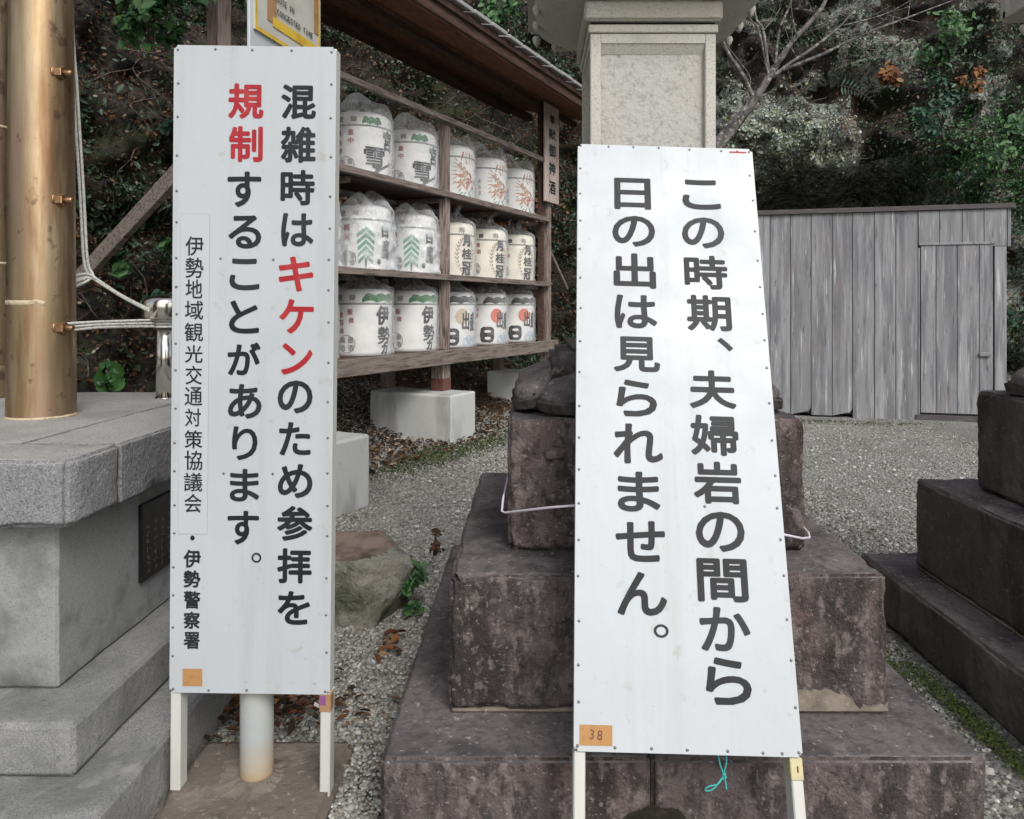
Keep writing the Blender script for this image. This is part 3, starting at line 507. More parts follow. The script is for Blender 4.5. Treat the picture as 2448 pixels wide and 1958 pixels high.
# thin bare vines and roots on the slope: nobody could count them
lst = []
for k in range(90):
    s = rng.uniform(LEN*.22, LEN*.9); z = rng.uniform(1.2, 7.5); pts = []
    ds, dz = rng.normal(0, .09), rng.uniform(-.16, -.05)
    for q in range(9):
        pts.append(hill(s, max(z, .1))+Vector((rng.normal(0, .02), -.10+rng.normal(0, .03), 0))+Vector((0, -.12, 0))*(q % 3)); s += ds+rng.normal(0, .05); z += dz*1.6+rng.normal(0, .03)
    lst.append((smoothpath(pts, 2), rng.uniform(.004, .011)))
o = tubes('hanging_vines', lst, 'twig', n=4); o['kind'] = 'stuff'
# bare leafless tree in front of the cliff
tr = empty('bare_tree', (1.9, 10.3, .1), 0, 'leafless grey tree with lichened branches reaching right behind the pale lantern shaft', 'tree')
TREE = [('trunk',[(-0.145,0.0,2.538),(0.228,0.0,3.021),(0.642,0.0,3.518),(1.014,0.0,3.974),(1.18,0.0,4.195)],[0.0932,0.0863,0.0759,0.0552,0.0518]),
('limb',[(1.18,0.0,4.195),(1.295,0.014,4.378),(1.41,0.029,4.563),(1.553,0.043,4.775),(1.738,0.057,5.03),(1.994,0.071,5.299),(2.152,0.086,5.541),(2.269,0.1,5.825)],[0.0428,0.04,0.0359,0.0304,0.0276,0.0248,0.0207,0.0152]),
('branch',[(1.387,0.0,4.457),(1.671,-0.017,4.672),(1.885,-0.033,4.804),(2.195,-0.05,5.046),(2.339,-0.067,5.177),(2.469,-0.083,5.362),(2.558,-0.1,5.629)],[0.0207,0.0166,0.0152,0.0124,0.0104,0.0083,0.0055]),
('branch',[(1.539,0.0,4.553),(2.076,0.033,4.772),(2.464,0.067,4.964),(2.854,0.1,5.143),(3.247,0.133,5.295),(3.558,0.167,5.42),(4.138,0.2,5.644)],[0.0207,0.0173,0.0145,0.0124,0.0104,0.0083,0.0048]),
('branch',[(1.152,0.0,4.112),(0.973,-0.05,4.455),(0.781,-0.1,4.7),(0.673,-0.15,4.901),(0.646,-0.2,5.018)],[0.0262,0.0235,0.0207,0.0166,0.011]),
('branch',[(1.332,0.0,4.498),(1.277,0.0,4.733),(1.221,0.0,5.009),(1.125,0.0,5.202),(1.014,0.0,5.313)],[0.0124,0.011,0.0097,0.0076,0.0055]),
('branch',[(1.346,0.0,4.457),(1.341,0.075,4.702),(1.309,0.15,5.147),(1.233,0.225,5.344),(1.227,0.3,5.714)],[0.0193,0.0166,0.0145,0.0117,0.0083]),
('branch',[(1.428,0.0,4.65),(1.522,0.117,5.135),(1.701,0.233,5.516),(1.798,0.35,5.791)],[0.0166,0.0138,0.0097,0.0062]),
('twig',[(1.718,0.0,5.023),(1.652,-0.033,5.245),(1.613,-0.067,5.479),(1.594,-0.1,5.67)],[0.0083,0.0069,0.0062,0.0048]),
('twig',[(2.063,0.0,5.175),(2.388,0.05,5.374),(2.631,0.1,5.547),(2.793,0.15,5.651)],[0.0083,0.0069,0.0055,0.0041]),
('twig',[(2.367,0.0,5.161),(2.626,-0.037,5.215),(2.884,-0.075,5.283),(3.139,-0.113,5.405),(3.257,-0.15,5.485)],[0.0083,0.0069,0.0055,0.0048,0.0035]),
('twig',[(2.257,0.0,5.037),(2.505,0.0,5.03),(2.781,0.0,5.154),(2.891,0.0,5.202)],[0.0062,0.0055,0.0041,0.0028]),
('twig',[(2.491,0.0,4.878),(2.757,0.1,4.864),(3.153,0.2,4.884)],[0.0055,0.0041,0.0028]),
('twig',[(2.96,0.0,5.299),(3.22,0.05,5.263),(3.495,0.1,5.233)],[0.0048,0.0041,0.0028]),
('twig',[(3.236,0.0,5.244),(3.289,0.05,5.443),(3.328,0.1,5.63)],[0.0048,0.0041,0.0028]),
('twig',[(2.215,0.0,5.078),(2.14,-0.05,5.17),(2.038,-0.1,5.301)],[0.0062,0.0048,0.0035]),
('twig',[(2.864,0.0,5.271),(2.709,0.025,5.433),(2.61,0.05,5.582)],[0.0055,0.0041,0.0035]),
('twig',[(1.263,0.0,5.092),(1.441,0.125,5.291),(1.594,0.25,5.523)],[0.0062,0.0048,0.0035]),
('twig',[(0.752,0.0,4.899),(0.922,-0.083,4.623),(1.022,-0.167,4.433),(1.011,-0.25,4.246)],[0.0055,0.0048,0.0041,0.0035]),
('twig',[(2.519,0.0,5.382),(2.676,-0.05,5.376),(2.736,-0.1,5.438)],[0.0055,0.0041,0.0028]),
('twig',[(1.677,0.0,5.382),(1.888,0.05,5.388),(2.06,0.1,5.372)],[0.0062,0.0055,0.0041]),
('twig',[(1.718,0.0,4.733),(1.666,0.05,4.861),(1.656,0.1,4.961)],[0.0048,0.0035,0.0028]),
('twig',[(1.456,0.0,4.54),(1.385,-0.05,4.661),(1.355,-0.1,4.782)],[0.0055,0.0041,0.0028])]
tk = None
lst = []
for k, (nm, pts, w) in enumerate(TREE):
    P = smoothpath(pts, 5); ww = np.interp(np.linspace(0, len(w)-1, len(P)), range(len(w)), w)
    P = [p+Vector((rng.normal(0, .2), rng.normal(0, .2), rng.normal(0, .2)))*float(r)*(.5 if 1 < i < len(P)-2 else 0) for i, (p, r) in enumerate(zip(P, ww))]
    if nm != 'trunk': P = [P[0]-(P[1]-P[0]).normalized()*float(ww[0])*1.5]+P; ww = [ww[0]*.6]+list(ww)
    ww = [float(r)*1.25*rng.uniform(.95, 1.08) for r in ww]; ww[-1] *= .4
    tubes(nm, [(P, ww)], 'bark', tr, 8)
    if nm != 'trunk':
        for q in range(4):
            i = rng.integers(2, len(P)-1); a = P[i]; d = (P[i]-P[i-1]).normalized(); d = (d+Vector(rng.normal(0, .8, 3))).normalized()
            L = rng.uniform(.12, .42); lst.append(([a, a+d*L*.5+Vector((0, 0, .02)), a+d*L+Vector((0, 0, .06))], [.006, .004, .002]))
o = tubes('fine_twigs', lst, 'bark', tr, 4); o['kind'] = 'stuff'
b = tubes('trunk_spur', [(smoothpath([(-.9, .1, 1.9), (-.55, .1, 2.2), (-.1, .05, 2.35), (.45, .0, 2.75)], 4), [.05]*13)], 'bark', tr, 8)
# ================================================================ PLANK SHED
O = Vector((3.55, 9.69, 0)); E_ = Vector((.968, -.25, 0)).normalized(); SROT = math.atan2(E_.y, E_.x)
shed = empty('plank_shed', O, SROT, 'low storage shed of silvery weathered vertical planks with a flat dark top', 'shed')
box('interior_wall', (.62, .98, 1.33), (3.22, 1.9, 2.58), 'fascia', shed, 0)
edges = [-1.262, -.997, -.729, -.468, -.213, .036, .291, .533, .789, 1.034, 1.291]
for k in range(10):
    a, b = edges[k], edges[k+1]; z0 = .02-.03*(a > .5)
    p = box('plank', ((a+b)/2, -.004*(k % 3), (z0+2.60)/2), (b-a-.007, .022, 2.60-z0), 'plank', shed, .003)
    if k in (4, 6):   # plank with a rotted lower corner
        bm = bmesh.new(); bm.from_mesh(p.data)
        bmesh.ops.bisect_plane(bm, geom=bm.verts[:]+bm.edges[:]+bm.faces[:], plane_co=(0, 0, -1.19), plane_no=(0, 0, 1))
        for v in bm.verts:
            if v.co.z < -1.2 and v.co.x > 0: v.co.x -= .022; v.co.z += .05
        bm.to_mesh(p.data); bm.free()
for a, b in ((1.291, 1.529), (1.529, 1.78), (1.78, 2.02), (2.02, 2.271)):
    box('plank', ((a+b)/2, -.012, 2.38), (b-a-.006, .022, .43 if b < 2.2 else .47), 'plank', shed, .003)
box('plank', (2.294, .02, 2.37), (.036, .08, .46), 'plank', shed, .003)
box('fascia_board', (.53, -.02, 2.63), (3.64, .07, .06), 'fascia', shed, .004)
box('roof_board', (.53, 1.04, 2.61), (3.7, 2.05, .03), 'fascia', shed, .004)
box('door_jamb', (2.20, -.002, 1.07), (.13, .04, 2.14), 'plank', shed, .004)
box('door_jamb', (1.302, .002, 1.07), (.02, .03, 2.14), 'plank', shed, .003)
box('sill', (1.75, .0, .035), (.98, .06, .07), 'fascia', shed, .004)
box('side_wall', (2.24, 1.0, 1.1), (.03, 1.9, 2.2), 'plank', shed, .003)

door = box('door', (1.72, .004, 1.13), (.80, .014, 2.08), 'fascia', shed, 0)
for a, b in ((1.318, 1.49), (1.49, 1.726), (1.726, 1.969), (1.969, 2.12)):
    box('plank', ((a+b)/2-1.72, -.016, 0), (b-a-.006, .018, 2.07), 'plank', door, .003)
box('door_rail', (0, -.03, 1.055), (.84, .025, .03), 'plank', door, .003)
box('handle', (.305, -.05, -.30), (.13, .03, .05), 'plank', door, .008)


# ================================================================ STONE LANTERN MONUMENT (local origin = centre on the ground)
def monument(loc, label, dark=False):
    ms, mt = ('blackstone', 'darktop') if dark else ('darkstone', 'darktop')
    t = empty('stone_lantern', loc, 0, label, 'stone lantern', 'pair of stone lanterns on stepped dark plinths')
    # foundation step of two slabs, joint in the middle
    rough('foundation_slab', (-.434, 0, .117), (.70, 1.77, .233), ms, t, .010, .006, .045, 8, mt, 1)
    rough('foundation_slab', (.352, 0, .117), (.866, 1.77, .233), ms, t, .010, .006, .045, 8, mt, 2)
    rough('plinth_block', (0, 0, .440), (1.257, 1.34, .386), ms, t, .009, .010, .022, 9, mt, 3)
    rough('pillar_block', (0, .01, .843), (.93, .95, .412), ms, t, .009, .010, .018, 9, mt, 4)
    # mortar bed under plinth
    rough('mortar_bed', (0, 0, .240), (1.245, 1.328, .014), 'mortar', t, .003, .002, .06, 9)
    # raised, worn strokes of the carving on the pillar front
    st = [(-.30, .945, .09, .035), (-.21, .93, .05, .10), (-.26, .90, .035, .12), (-.155, .89, .05, .16), (-.06, .93, .03, .16), (-.30, .80, .07, .05), (-.22, .76, .09, .045), (-.12, .80, .05, .09), (-.05, .79, .10, .03), (-.25, .70, .11, .035), (-.14, .71, .05, .05), (-.03, .72, .07, .05), (.1, .9, .2, .03), (.1, .8, .25, .03), (.1, .84, .03, .3), (.28, .74, .12, .04), (.24, .9, .04, .1)]
    bm = bmesh.new()
    for i, (x, z, w, hh) in enumerate(st):
        r = bmesh.ops.create_cube(bm, size=1, matrix=Matrix.Translation((x, -.468, z)) @ Matrix.Rotation(.35*math.sin(i*2.3), 4, 'Y') @ Matrix.Diagonal((w, .03, hh, 1)))
    bmesh.ops.bevel(bm, geom=bm.edges[:], offset=.005, segments=1, affect='EDGES')
    bmesh.ops.subdivide_edges(bm, edges=bm.edges[:], cuts=2)
    for v in bm.verts: v.co += Vector((noise.noise(v.co*30), .4*noise.noise(v.co*31+Vector((5, 5, 5))), noise.noise(v.co*29+Vector((9, 0, 0)))))*.009
    link('carved_relief', frombm('carved_relief', bm), ms, t, smooth=True)
    # ring of down-turned lotus petals between pillar and shaft
    bm = bmesh.new(); NA, NT = 288, 34; g = []
    for j in range(NT+1):
        row = []; q = j/NT
        for i in range(NA):
            a = 2*math.pi*i/NA; ca, sa = math.cos(a), math.sin(a); se = (abs(ca)**5+abs(sa)**5)**(-1/5)
            ph = (a/(2*math.pi)*12+.5) % 1; pet = abs(math.sin(math.pi*ph))**.32
            ridge = max(0, 1-abs((ph-.5)*6))*.012
            lip = .028
            if q < .06: rr_, z = .440, 1.052
            elif q < .12: rr_, z = .462, 1.054
            elif q < .18: rr_, z = .466, 1.054+lip
            elif q < .24: rr_, z = .452, 1.054+lip+.006
            else:
                w = (q-.24)/.76; rr_ = .447-.115*w**2.2; z = 1.088+.095*w**.75
            g_ = 1-pet; rr_ = rr_*(1-.13*g_*(1-.5*q))+ridge*(q > .24)*(1-q); z += .030*g_*(q < .3)+.006*(1-g_)
            p = Vector((ca*se*rr_, sa*se*rr_, z)); p += Vector((ca, sa, .5))*(noise.noise(p*18)*.006+noise.noise(p*50)*.003)
            row.append(bm.verts.new(p))
        g.append(row)
    for j in range(NT):
        for i in range(NA): bm.faces.new((g[j][i], g[j][(i+1) % NA], g[j+1][(i+1) % NA], g[j+1][i]))
    bm.faces.new(g[0][::-1]); bm.faces.new(g[-1])
    link('lotus_ring', frombm('lotus_ring', bm), mt, t, smooth=True)
    rough('collar', (0, 0, 1.205), (.64, .64, .085), mt, t, .022, .006, .03, 12, None, 6)
    rough('collar', (0, 0, 1.262), (.50, .50, .03), mt, t, .008, .003, .03, 12, None, 6)
    for sx in (-1, 1):
        for sy in (-1, 1):
            lathe('scroll', [(.03, -.06), (.045, -.058), (.045, .058), (.03, .06), (.012, .062)], ms, t, (sx*.285, sy*.285, 1.168), 20, rot=(R(90), 0, 0))
    # square shaft with recessed panels
    sm, pm = ('darktop', 'darktop') if dark else ('lightgranite', 'pitted')
    wS = .436; core = wS-.05
    rough('shaft_panel', (0, 0, 1.80), (core, core, 1.06), pm, t, .004, .004, .03, 14, None, 8)
    for sx in (-1, 1):
        for sy in (-1, 1): box('shaft_corner', (sx*(wS/2-.0185), sy*(wS/2-.0185), 1.805), (.037, .037, 1.09), sm, t, .003)
    for z, hh in ((1.285, .05), (2.333, .034)):
        for q in range(4):
            a = q*math.pi/2; rz = (math.cos(a), math.sin(a))
            box('panel_rail', (rz[0]*(wS/2-.0185), rz[1]*(wS/2-.0185), z), (.036 if q % 2 == 0 else wS-.0745, .036 if q % 2 == 1 else wS-.0745, hh), sm, t, .002)
    # sloping upper lip of each recess
    for q in range(4):
        a = q*math.pi/2-math.pi/2
        bm = bmesh.new(); w = (wS-.075)/2; d0, d1 = core/2+.001, wS/2-.004
        vv = [bm.verts.new(p) for p in ((-w, -d1, 2.317), (w, -d1, 2.317), (w, -d0, 2.317), (-w, -d0, 2.317), (-w, -d0, 2.285), (w, -d0, 2.285))]
        for f in ((0, 1, 2, 3), (0, 4, 5, 1), (3, 2, 5, 4), (0, 3, 4), (1, 5, 2)): bm.faces.new([vv[i] for i in f])
        link('recess_lip', frombm('recess_lip', bm), sm, t, rot=(0, 0, a+math.pi/2))
    box('cornice', (0, 0, 2.366), (.449, .449, .028), sm, t, .003)
    box('cornice_groove', (0, 0, 2.385), (.43, .43, .012), 'joint' if not dark else 'blackstone', t, 0)
    rough('cornice', (0, 0, 2.424), (.478, .478, .068), sm, t, .006, .0015, .06)
    # flaring lotus underside, square in plan with rounded corners, petal tips along its rim
    bm = bmesh.new(); NA = 128; prof = [(.235, 2.458), (.25, 2.464), (.29, 2.468), (.335, 2.476), (.375, 2.490), (.402, 2.512), (.41, 2.535), (.41, 2.57)]; g = []
    for j, (r_, z_) in enumerate(prof):
        row = []
        for i in range(NA):
            a = 2*math.pi*i/NA; ca, sa = math.cos(a), math.sin(a); k = 5-j*.15; se = (abs(ca)**k+abs(sa)**k)**(-1/k)
            ph = abs(math.sin(a*8)); amp = .035*max(0, (j-2)/5)
            rr_ = r_*(1-amp*(1-ph**.5)); row.append(bm.verts.new((ca*se*rr_, sa*se*rr_, z_+.012*(1-ph**.5)*(j > 3))))
        g.append(row)
    for j in range(len(prof)-1):
        for i in range(NA): bm.faces.new((g[j][i], g[j][(i+1) % NA], g[j+1][(i+1) % NA], g[j+1][i]))
    bm.faces.new(g[0][::-1]); bm.faces.new(g[-1])
    link('lotus_capital', frombm('lotus_capital', bm), 'lightgranite' if not dark else 'lightgranite', t, smooth=True)
    # carved square slab on the capital
    rough('platform_slab', (0, 0, 2.70), (.84, .84, .24), 'lightgranite', t, .006, .002, .06)
    for q in range(4):

        rz = q*math.pi/2
        bm = bmesh.new()
        for (x, z, w, hh) in ((0, 2.60, .80, .03), (0, 2.80, .80, .03), (-.40, 2.70, .03, .23), (.40, 2.70, .03, .23)):
            bmesh.ops.create_cube(bm, size=1, matrix=Matrix.Translation((x, -.428, z)) @ Matrix.Diagonal((w, .018, hh-(.002 if w > hh else 0), 1)))
        link('carved_frame', frombm('carved_frame', bm), 'lightgranite', t, rot=(0, 0, rz))
    for q in range(4):
        for k in range(5):
            a = q*math.pi/2
            lathe('petal_tip', [(.003, -.024), (.010, -.014), (.018, .004), (.014, .016), (.006, .02)], 'lightgranite', t, (math.cos(a)*(-.32+k*.16)-math.sin(a)*-.402, math.sin(a)*(-.32+k*.16)+math.cos(a)*-.402, 2.515), 14)
    for ch in t.children:
        if ch.name.split('.')[0] in ('shaft_panel', 'shaft_corner', 'panel_rail', 'recess_lip', 'cornice', 'cornice_groove', 'lotus_capital', 'platform_slab', 'carved_frame', 'petal_tip'): ch.location.x += .030
    # firebox, roof and finial above the picture
    rough('firebox', (0, 0, 3.02), (.5, .5, .40), 'lightgranite', t, .02, .004, .08)
    lathe('roof', [(.60, 3.22), (.62, 3.27), (.45, 3.36), (.25, 3.50), (.12, 3.60)], 'lightgranite', t, n=4, rot=(0, 0, R(45)), smooth=False)
    lathe('finial', [(.06, 3.60), (.11, 3.64), (.13, 3.70), (.09, 3.78), (.02, 3.86)], 'lightgranite', t)
    return t
m1 = monument((.39, 2.83, 0), 'tall stone lantern, pale granite shaft on stepped purple-brown plinth, behind the leaning sign')
# pale patch of new mortar at the lower right corner of the plinth
bm = bmesh.new(); pts = [(0, 0)]; 
rr = random.Random(2); prof = [(x, max(.003, z+rr.uniform(-.008, .008))) for x, z in zip(np.linspace(-.32, .112, 44), np.interp(np.linspace(-.32, .112, 44), [-.32, -.29, -.26, -.22, -.17, -.12, -.06, -.01, .02, .07, .112], [.01, .025, .006, .015, .05, .062, .058, .05, .012, .006, .022]))]+[(.112, 0), (-.32, 0)]
vs = [bm.verts.new((x, 0, z)) for x, z in prof]; f = bm.faces.new(vs); r = bmesh.ops.extrude_face_region(bm, geom=[f])
for v in r['geom']:
    if isinstance(v, bmesh.types.BMVert): v.co.y += .02
bmesh.ops.triangulate(bm, faces=bm.faces[:])
link('mortar_patch', frombm('mortar_patch', bm), 'mortar', m1, (.515, -.679, .247))
# dark wet stain round the joint on the foundation's front face
bm = bmesh.new(); vs = []
for i in range(48):
    a = 2*math.pi*i/48; rr_ = .075*(1+.25*noise.noise(Vector((math.cos(a)*2, math.sin(a)*2, 4)))); vs.append(bm.verts.new((math.cos(a)*rr_*1.35, 0, math.sin(a)*rr_)))
bm.faces.new(vs); link('water_stain', frombm('water_stain', bm), mat('dark_wet_stain', (.012, .009, .006), .6, layers=[((.025, .018, .012), 20, I, .45, .65)], bump=[(40, I, .008)]), m1, (-.07, -.8935, .045))
m2 = monument((2.345, 2.70, 0), 'blackened stepped stone lantern plinth at the right edge, only its left side in view', True)

# ================================================================ BRASS POLES ON THE GRANITE BASE
pl = empty('granite_base', (-2.3, 2.9, 0), 0, 'stepped grey granite base with rough-picked top slab under the big brass pole', 'plinth')
def G(name, x0, x1, y0, y1, z0, z1, m, **k): return rough(name, ((x0+x1)/2+2.3, (y0+y1)/2-2.9, (z0+z1)/2), (x1-x0-.003, y1-y0-.003, z1-z0), m, pl, **k)
G('lower_step', -3.9, -1.046, 1.66, 4.0, -.05, .172, 'granite_step', bev=.008, amp=.003, cut=.08)
G('upper_step', -3.7, -1.195, 1.963, 3.85, .172, .312, 'granite_step', bev=.008, amp=.003, cut=.08, seed=2)
G('die', -3.5, -1.35, 2.142, 3.72, .312, .80, 'die', bev=.006, amp=.004, cut=.06, seed=5)
def roundc(v):   # rounds the slab's outer vertical corner (half sizes .67 x .13)
    ex, ey = v.co.x-(.6715-.06), -v.co.y-(.1285-.06)
    if ex > 0 and ey > 0:
        m_ = max(ex, ey); l_ = math.hypot(ex, ey); k = m_/l_; v.co.x = .6115+ex*k; v.co.y = -(.0685+ey*k)
fs = G('slab_stone', -2.6, -1.257, 2.04, 2.30, .797, .984, 'granite_rust', bev=.010, amp=.006, cut=.022, freq=13, seed=7, topmat='granite', profile=roundc)
G('slab_stone', -3.75, -2.6, 2.04, 2.30, .797, .984, 'granite_rough', bev=.008, amp=.006, cut=.035, freq=13, seed=8, topmat='granite')
G('slab_stone', -1.56, -1.257, 2.30, 3.70, .797, .984, 'granite_rough', bev=.006, amp=.006, cut=.04, freq=13, seed=9, topmat='granite')
G('slab_stone', -3.75, -1.56, 2.30, 3.70, .797, .984, 'granite_rough', bev=.006, amp=.004, cut=.06, freq=13, seed=10, topmat='granite')
pq = box('plaque', (-1.343+2.3, 2.93-2.9, .588), (.014, .70, .27), 'plaque', pl, .003)
V, F = [], []; rr = random.Random(9)
for c in range(5):   # eroded, illegible engraved columns
    for q in range(7):
        if c == 4 and q < 3: continue
        for s in range(4):
            x, z, a, L, w = -.31+c*.05+rr.uniform(-.009, .009), .05-q*.026+rr.uniform(-.008, .008), rr.choice((0, 1.57, .7, 2.3)), rr.uniform(.006, .014), .0016; b = len(V)
            dx, dz = math.cos(a)*L/2, math.sin(a)*L/2; V += [(x-dx-dz*.15, 0, z-dz+dx*.15), (x+dx-dz*.15, 0, z+dz+dx*.15), (x+dx+dz*.15, 0, z+dz-dx*.15), (x-dx+dz*.15, 0, z-dz-dx*.15)]; F.append((b, b+1, b+2, b+3))
me = bpy.data.meshes.new('worn_inscription'); me.from_pydata(V, [], F)
ins = link('worn_inscription', me, 'plaquetext', pq, (.0078, 0, 0), (0, 0, R(90))); ins['kind'] = 'stuff'
def pole(name, c, r0, r1, h, label, z0=.984):
    t = empty(name, (c[0], c[1], z0), 0, label, 'pole', 'brass poles on the granite base')
    lathe('tube', [(r0*1.0, 0), (r0, .01)]+[(r0+(r1-r0)*k/14, h*k/14) for k in range(1, 15)], 'brass', t, n=48)
    return t
px, py = -1.882, 2.89
P1 = pole('brass_pole', (px, py), .1165, .096, 3.2, 'thick tarnished brass pole with three nuts on its side, standing on the granite slab')
lathe('solder_ring', [(.1125, .424), (.1150, .427), (.1156, .434), (.1150, .441), (.1120, .444)], 'weld', P1, n=96, fn=lambda p, a, r, z: p+Vector((0, 0, .005*noise.noise(Vector((a*4, 0, 1)))))+Vector((math.cos(a), math.sin(a), 0))*(.0015*noise.noise(Vector((a*9, z*90, 2)))-(.006 if math.cos(a) > .62 else 0)))
lathe('base_solder', [(.122, 0), (.121, .004), (.1155, .009)], 'weld', P1, n=48, fn=lambda p, a, r, z: Vector((p.x*(1+.03*noise.noise(Vector((a*4, 0, 0)))), p.y, p.z)))
def nut(parent, x, y, z):
    t = lathe('nut', [(.024, -.014), (.026, -.011), (.026, .011), (.024, .014)], 'brassnut', parent, (x, y, z), 6, rot=(0, R(90), 0), smooth=False)
    lathe('bolt_end', [(.011, .0), (.012, .004), (.012, .026), (.009, .03)], 'brassnut', t, (0, 0, .014), 12)
    lathe('washer', [(.03, -.003), (.03, .003)], 'brassnut', t, (0, 0, -.017), 18)
for v in (178, 480, 784):
    z = 1.4+(735-v)*2.86/1800-.984; rr_ = .1165-.0205*z/3.2
    nut(P1, rr_*.93, -.045, z)
P2 = pole('brass_pole', (-2.536, 3.50), .10, .095, 3.2, 'second darker brass pole cut by the left edge of the photo')
lathe('sleeve', [(.104, .0), (.105, .01), (.105, .13), (.102, .15)], 'brass', P2, n=40)
for z in (.62, 1.25): lathe('weld_seam', [(.1, z-.006), (.1025, z-.003), (.1025, z+.003), (.1, z+.006)], 'weld', P2, n=40)
# stainless bollard with mushroom cap
B = empty('rope_bollard', (-1.677, 3.44, .984), 0, 'polished stainless steel mooring bollard with a wide drum cap, ropes wound round its neck', 'bollard')
lathe('post', [(.038, 0), (.038, .36)], 'steel', B, n=40)
lathe('cap', [(.05, .362), (.086, .364), (.095, .374), (.096, .43), (.092, .448), (.078, .460), (.04, .472), (.008, .476)], 'steel', B, n=48)
lathe('base_flange', [(.042, 0), (.042, .006)], 'steel', B, n=40)
# ropes
def strands(name, paths, label, cat, r=.0056, grp=None):
    lst = []
    for P in paths: lst.append((smoothpath(P, 6), r))
    o = tubes(name, lst, 'rope', n=8); tagp(o, label, cat, grp); return o
RP = [[(-1.898, 3.05, 4.2), (-1.880, 3.05, 2.7), (-1.864, 3.06, 2.29), (-1.857, 3.09, 1.9), (-1.852, 3.11, 1.60), (-1.84, 3.12, 1.53), (-1.88, 3.06, 1.50), (-1.96, 3.02, 1.46), (-2.03, 2.92, 1.44)],
      [(-1.886, 3.055, 4.2), (-1.868, 3.055, 2.7), (-1.852, 3.065, 2.29), (-1.845, 3.095, 1.9), (-1.840, 3.115, 1.60), (-1.822, 3.12, 1.53), (-1.87, 3.08, 1.485), (-1.95, 3.03, 1.445), (-2.03, 2.93, 1.43)],
      [(-2.03, 2.94, 1.475), (-1.94, 3.02, 1.50), (-1.86, 3.095, 1.535), (-1.825, 3.11, 1.535), (-1.80, 3.12, 1.515), (-1.76, 3.22, 1.455), (-1.72, 3.33, 1.405), (-1.68, 3.395, 1.372), (-1.64, 3.42, 1.365)],
      [(-2.03, 2.95, 1.46), (-1.94, 3.03, 1.485), (-1.86, 3.10, 1.52), (-1.82, 3.115, 1.52), (-1.795, 3.13, 1.50), (-1.755, 3.23, 1.442), (-1.715, 3.335, 1.392), (-1.68, 3.39, 1.358), (-1.64, 3.41, 1.35)]]
strands('halyard_rope', RP, 'white braided double halyard hanging down beside the brass pole and knotted towards the bollard', 'rope')
RH = []
for k, dz in enumerate((0, -.014, -.028)):
    a = (-1.765-.01, 2.86+.02*k, 1.338+dz*.9); pts = [a, (-1.74, 3.05, 1.342+dz*.8)]
    pts += [(-1.705, 3.37, 1.343+dz)]+[(-1.677+math.cos(t)*.047, 3.44+math.sin(t)*.047, 1.341+dz) for t in [R(d) for d in range(230, 230+361, 24)]]
    RH.append(pts)
strands('mooring_rope', RH, 'three white rope turns running level from the lowest brass nut to the bollard neck', 'rope')
# ================================================================ THE TWO WHITE SIGNS
def sign(name, BL, BR, TL, w, h, label, grp, screws):
    BL, BR, TL = map(Vector, (BL, BR, TL)); z = (TL-BL).normalized(); x = BR-BL; x = (x-z*x.dot(z)).normalized(); y = z.cross(x)
    t = empty(name, BL, 0, label, 'sign', grp); m = Matrix((x, y, z)).transposed().to_4x4(); t.rotation_euler = m.to_euler()
    bm = bmesh.new(); bmesh.ops.create_cube(bm, size=1, matrix=Matrix.Diagonal((w, .004, h, 1)))
    bmesh.ops.bevel(bm, geom=[e for e in bm.edges if abs((e.verts[0].co-e.verts[1].co).y) > .003], offset=.009, segments=4, affect='EDGES')
    link('panel', frombm('panel', bm), 'signwhite', t, (w/2, .002, h/2))
    for x0 in (.016, w-.016):
        box('frame_rail', (x0, .026, h/2), (.03, .042, h-.006), 'legwhite', t, .002)
    for z0 in (.018, h*.35, h*.68, h-.018): box('cross_rail', (w/2, .024, z0), (w-.066, .034, .03), 'legwhite', t, .002)
    bm = bmesh.new()
    for (sx, sz) in screws: bmesh.ops.create_uvsphere(bm, u_segments=8, v_segments=5, radius=.0034, matrix=Matrix.Translation((sx, 0, sz)) @ Matrix.Diagonal((1, .5, 1, 1)))
    sc = [bpy.data.meshes.new('screw')]; b2 = bmesh.new(); bmesh.ops.create_uvsphere(b2, u_segments=8, v_segments=5, radius=.0036, matrix=Matrix.Diagonal((1, .5, 1, 1))); b2.to_mesh(sc[0]); b2.free(); bm.free()
    for (sx, sz) in screws: link('screw', sc[0], 'screw', t, (sx, -.0008, sz), smooth=True)
    return t
s1 = sign('standing_signboard', (-1.0213, 2.12, .3158), (-.5689, 2.12, .305), (-.9963, 2.095, 2.1227), .4525, 1.815,
          'tall narrow white signboard with three columns of Japanese text, some characters in red, at left', None, A_SCREW)
characters(A_BLACK, 'ink', s1, .030)
characters(A_RED, 'inkred', s1, .030)
characters(A_THIN, 'ink', s1, .009, base=.0022)
characters(A_BOLD, 'ink', s1, .030)
pw = mat('pasted_white_strip', (.480, .51, .528), .36, layers=[((.43, .45, .455), 1.5, I, .50, .72, 5, 'noise', .6)])
box('strip_edge', (.0628, -.0005, .8983), (.0823, .0009, .899), mat('grey_strip_edge', (.36, .38, .38), .6), s1, 0)
box('pasted_strip', (.0628, -.0008, .8983), (.0803, .0012, .897), pw, s1, 0)
box('tape_patch', (.0649, -.001, .0443), (.0543, .0012, .0481), 'tape', s1, 0)
for x0, L0 in ((.0145, -.284), (.438, -.296)): box('leg', (x0, .0285, L0/2-.0005), (.029, .047, -L0-.001), 'legwhite', s1, .003)
box('leg_tape', (.4375, .0195, -.027), (.0325, .034, .05), 'browntape', s1, .002)
box('purple_mark', (.431, .0022, -.018), (.018, .0015, .026), 'purple', s1, 0)
box('torn_paper', (.414, .010, -.036), (.020, .002, .010), 'paper', s1, 0, rot=(.3, .5, 0))

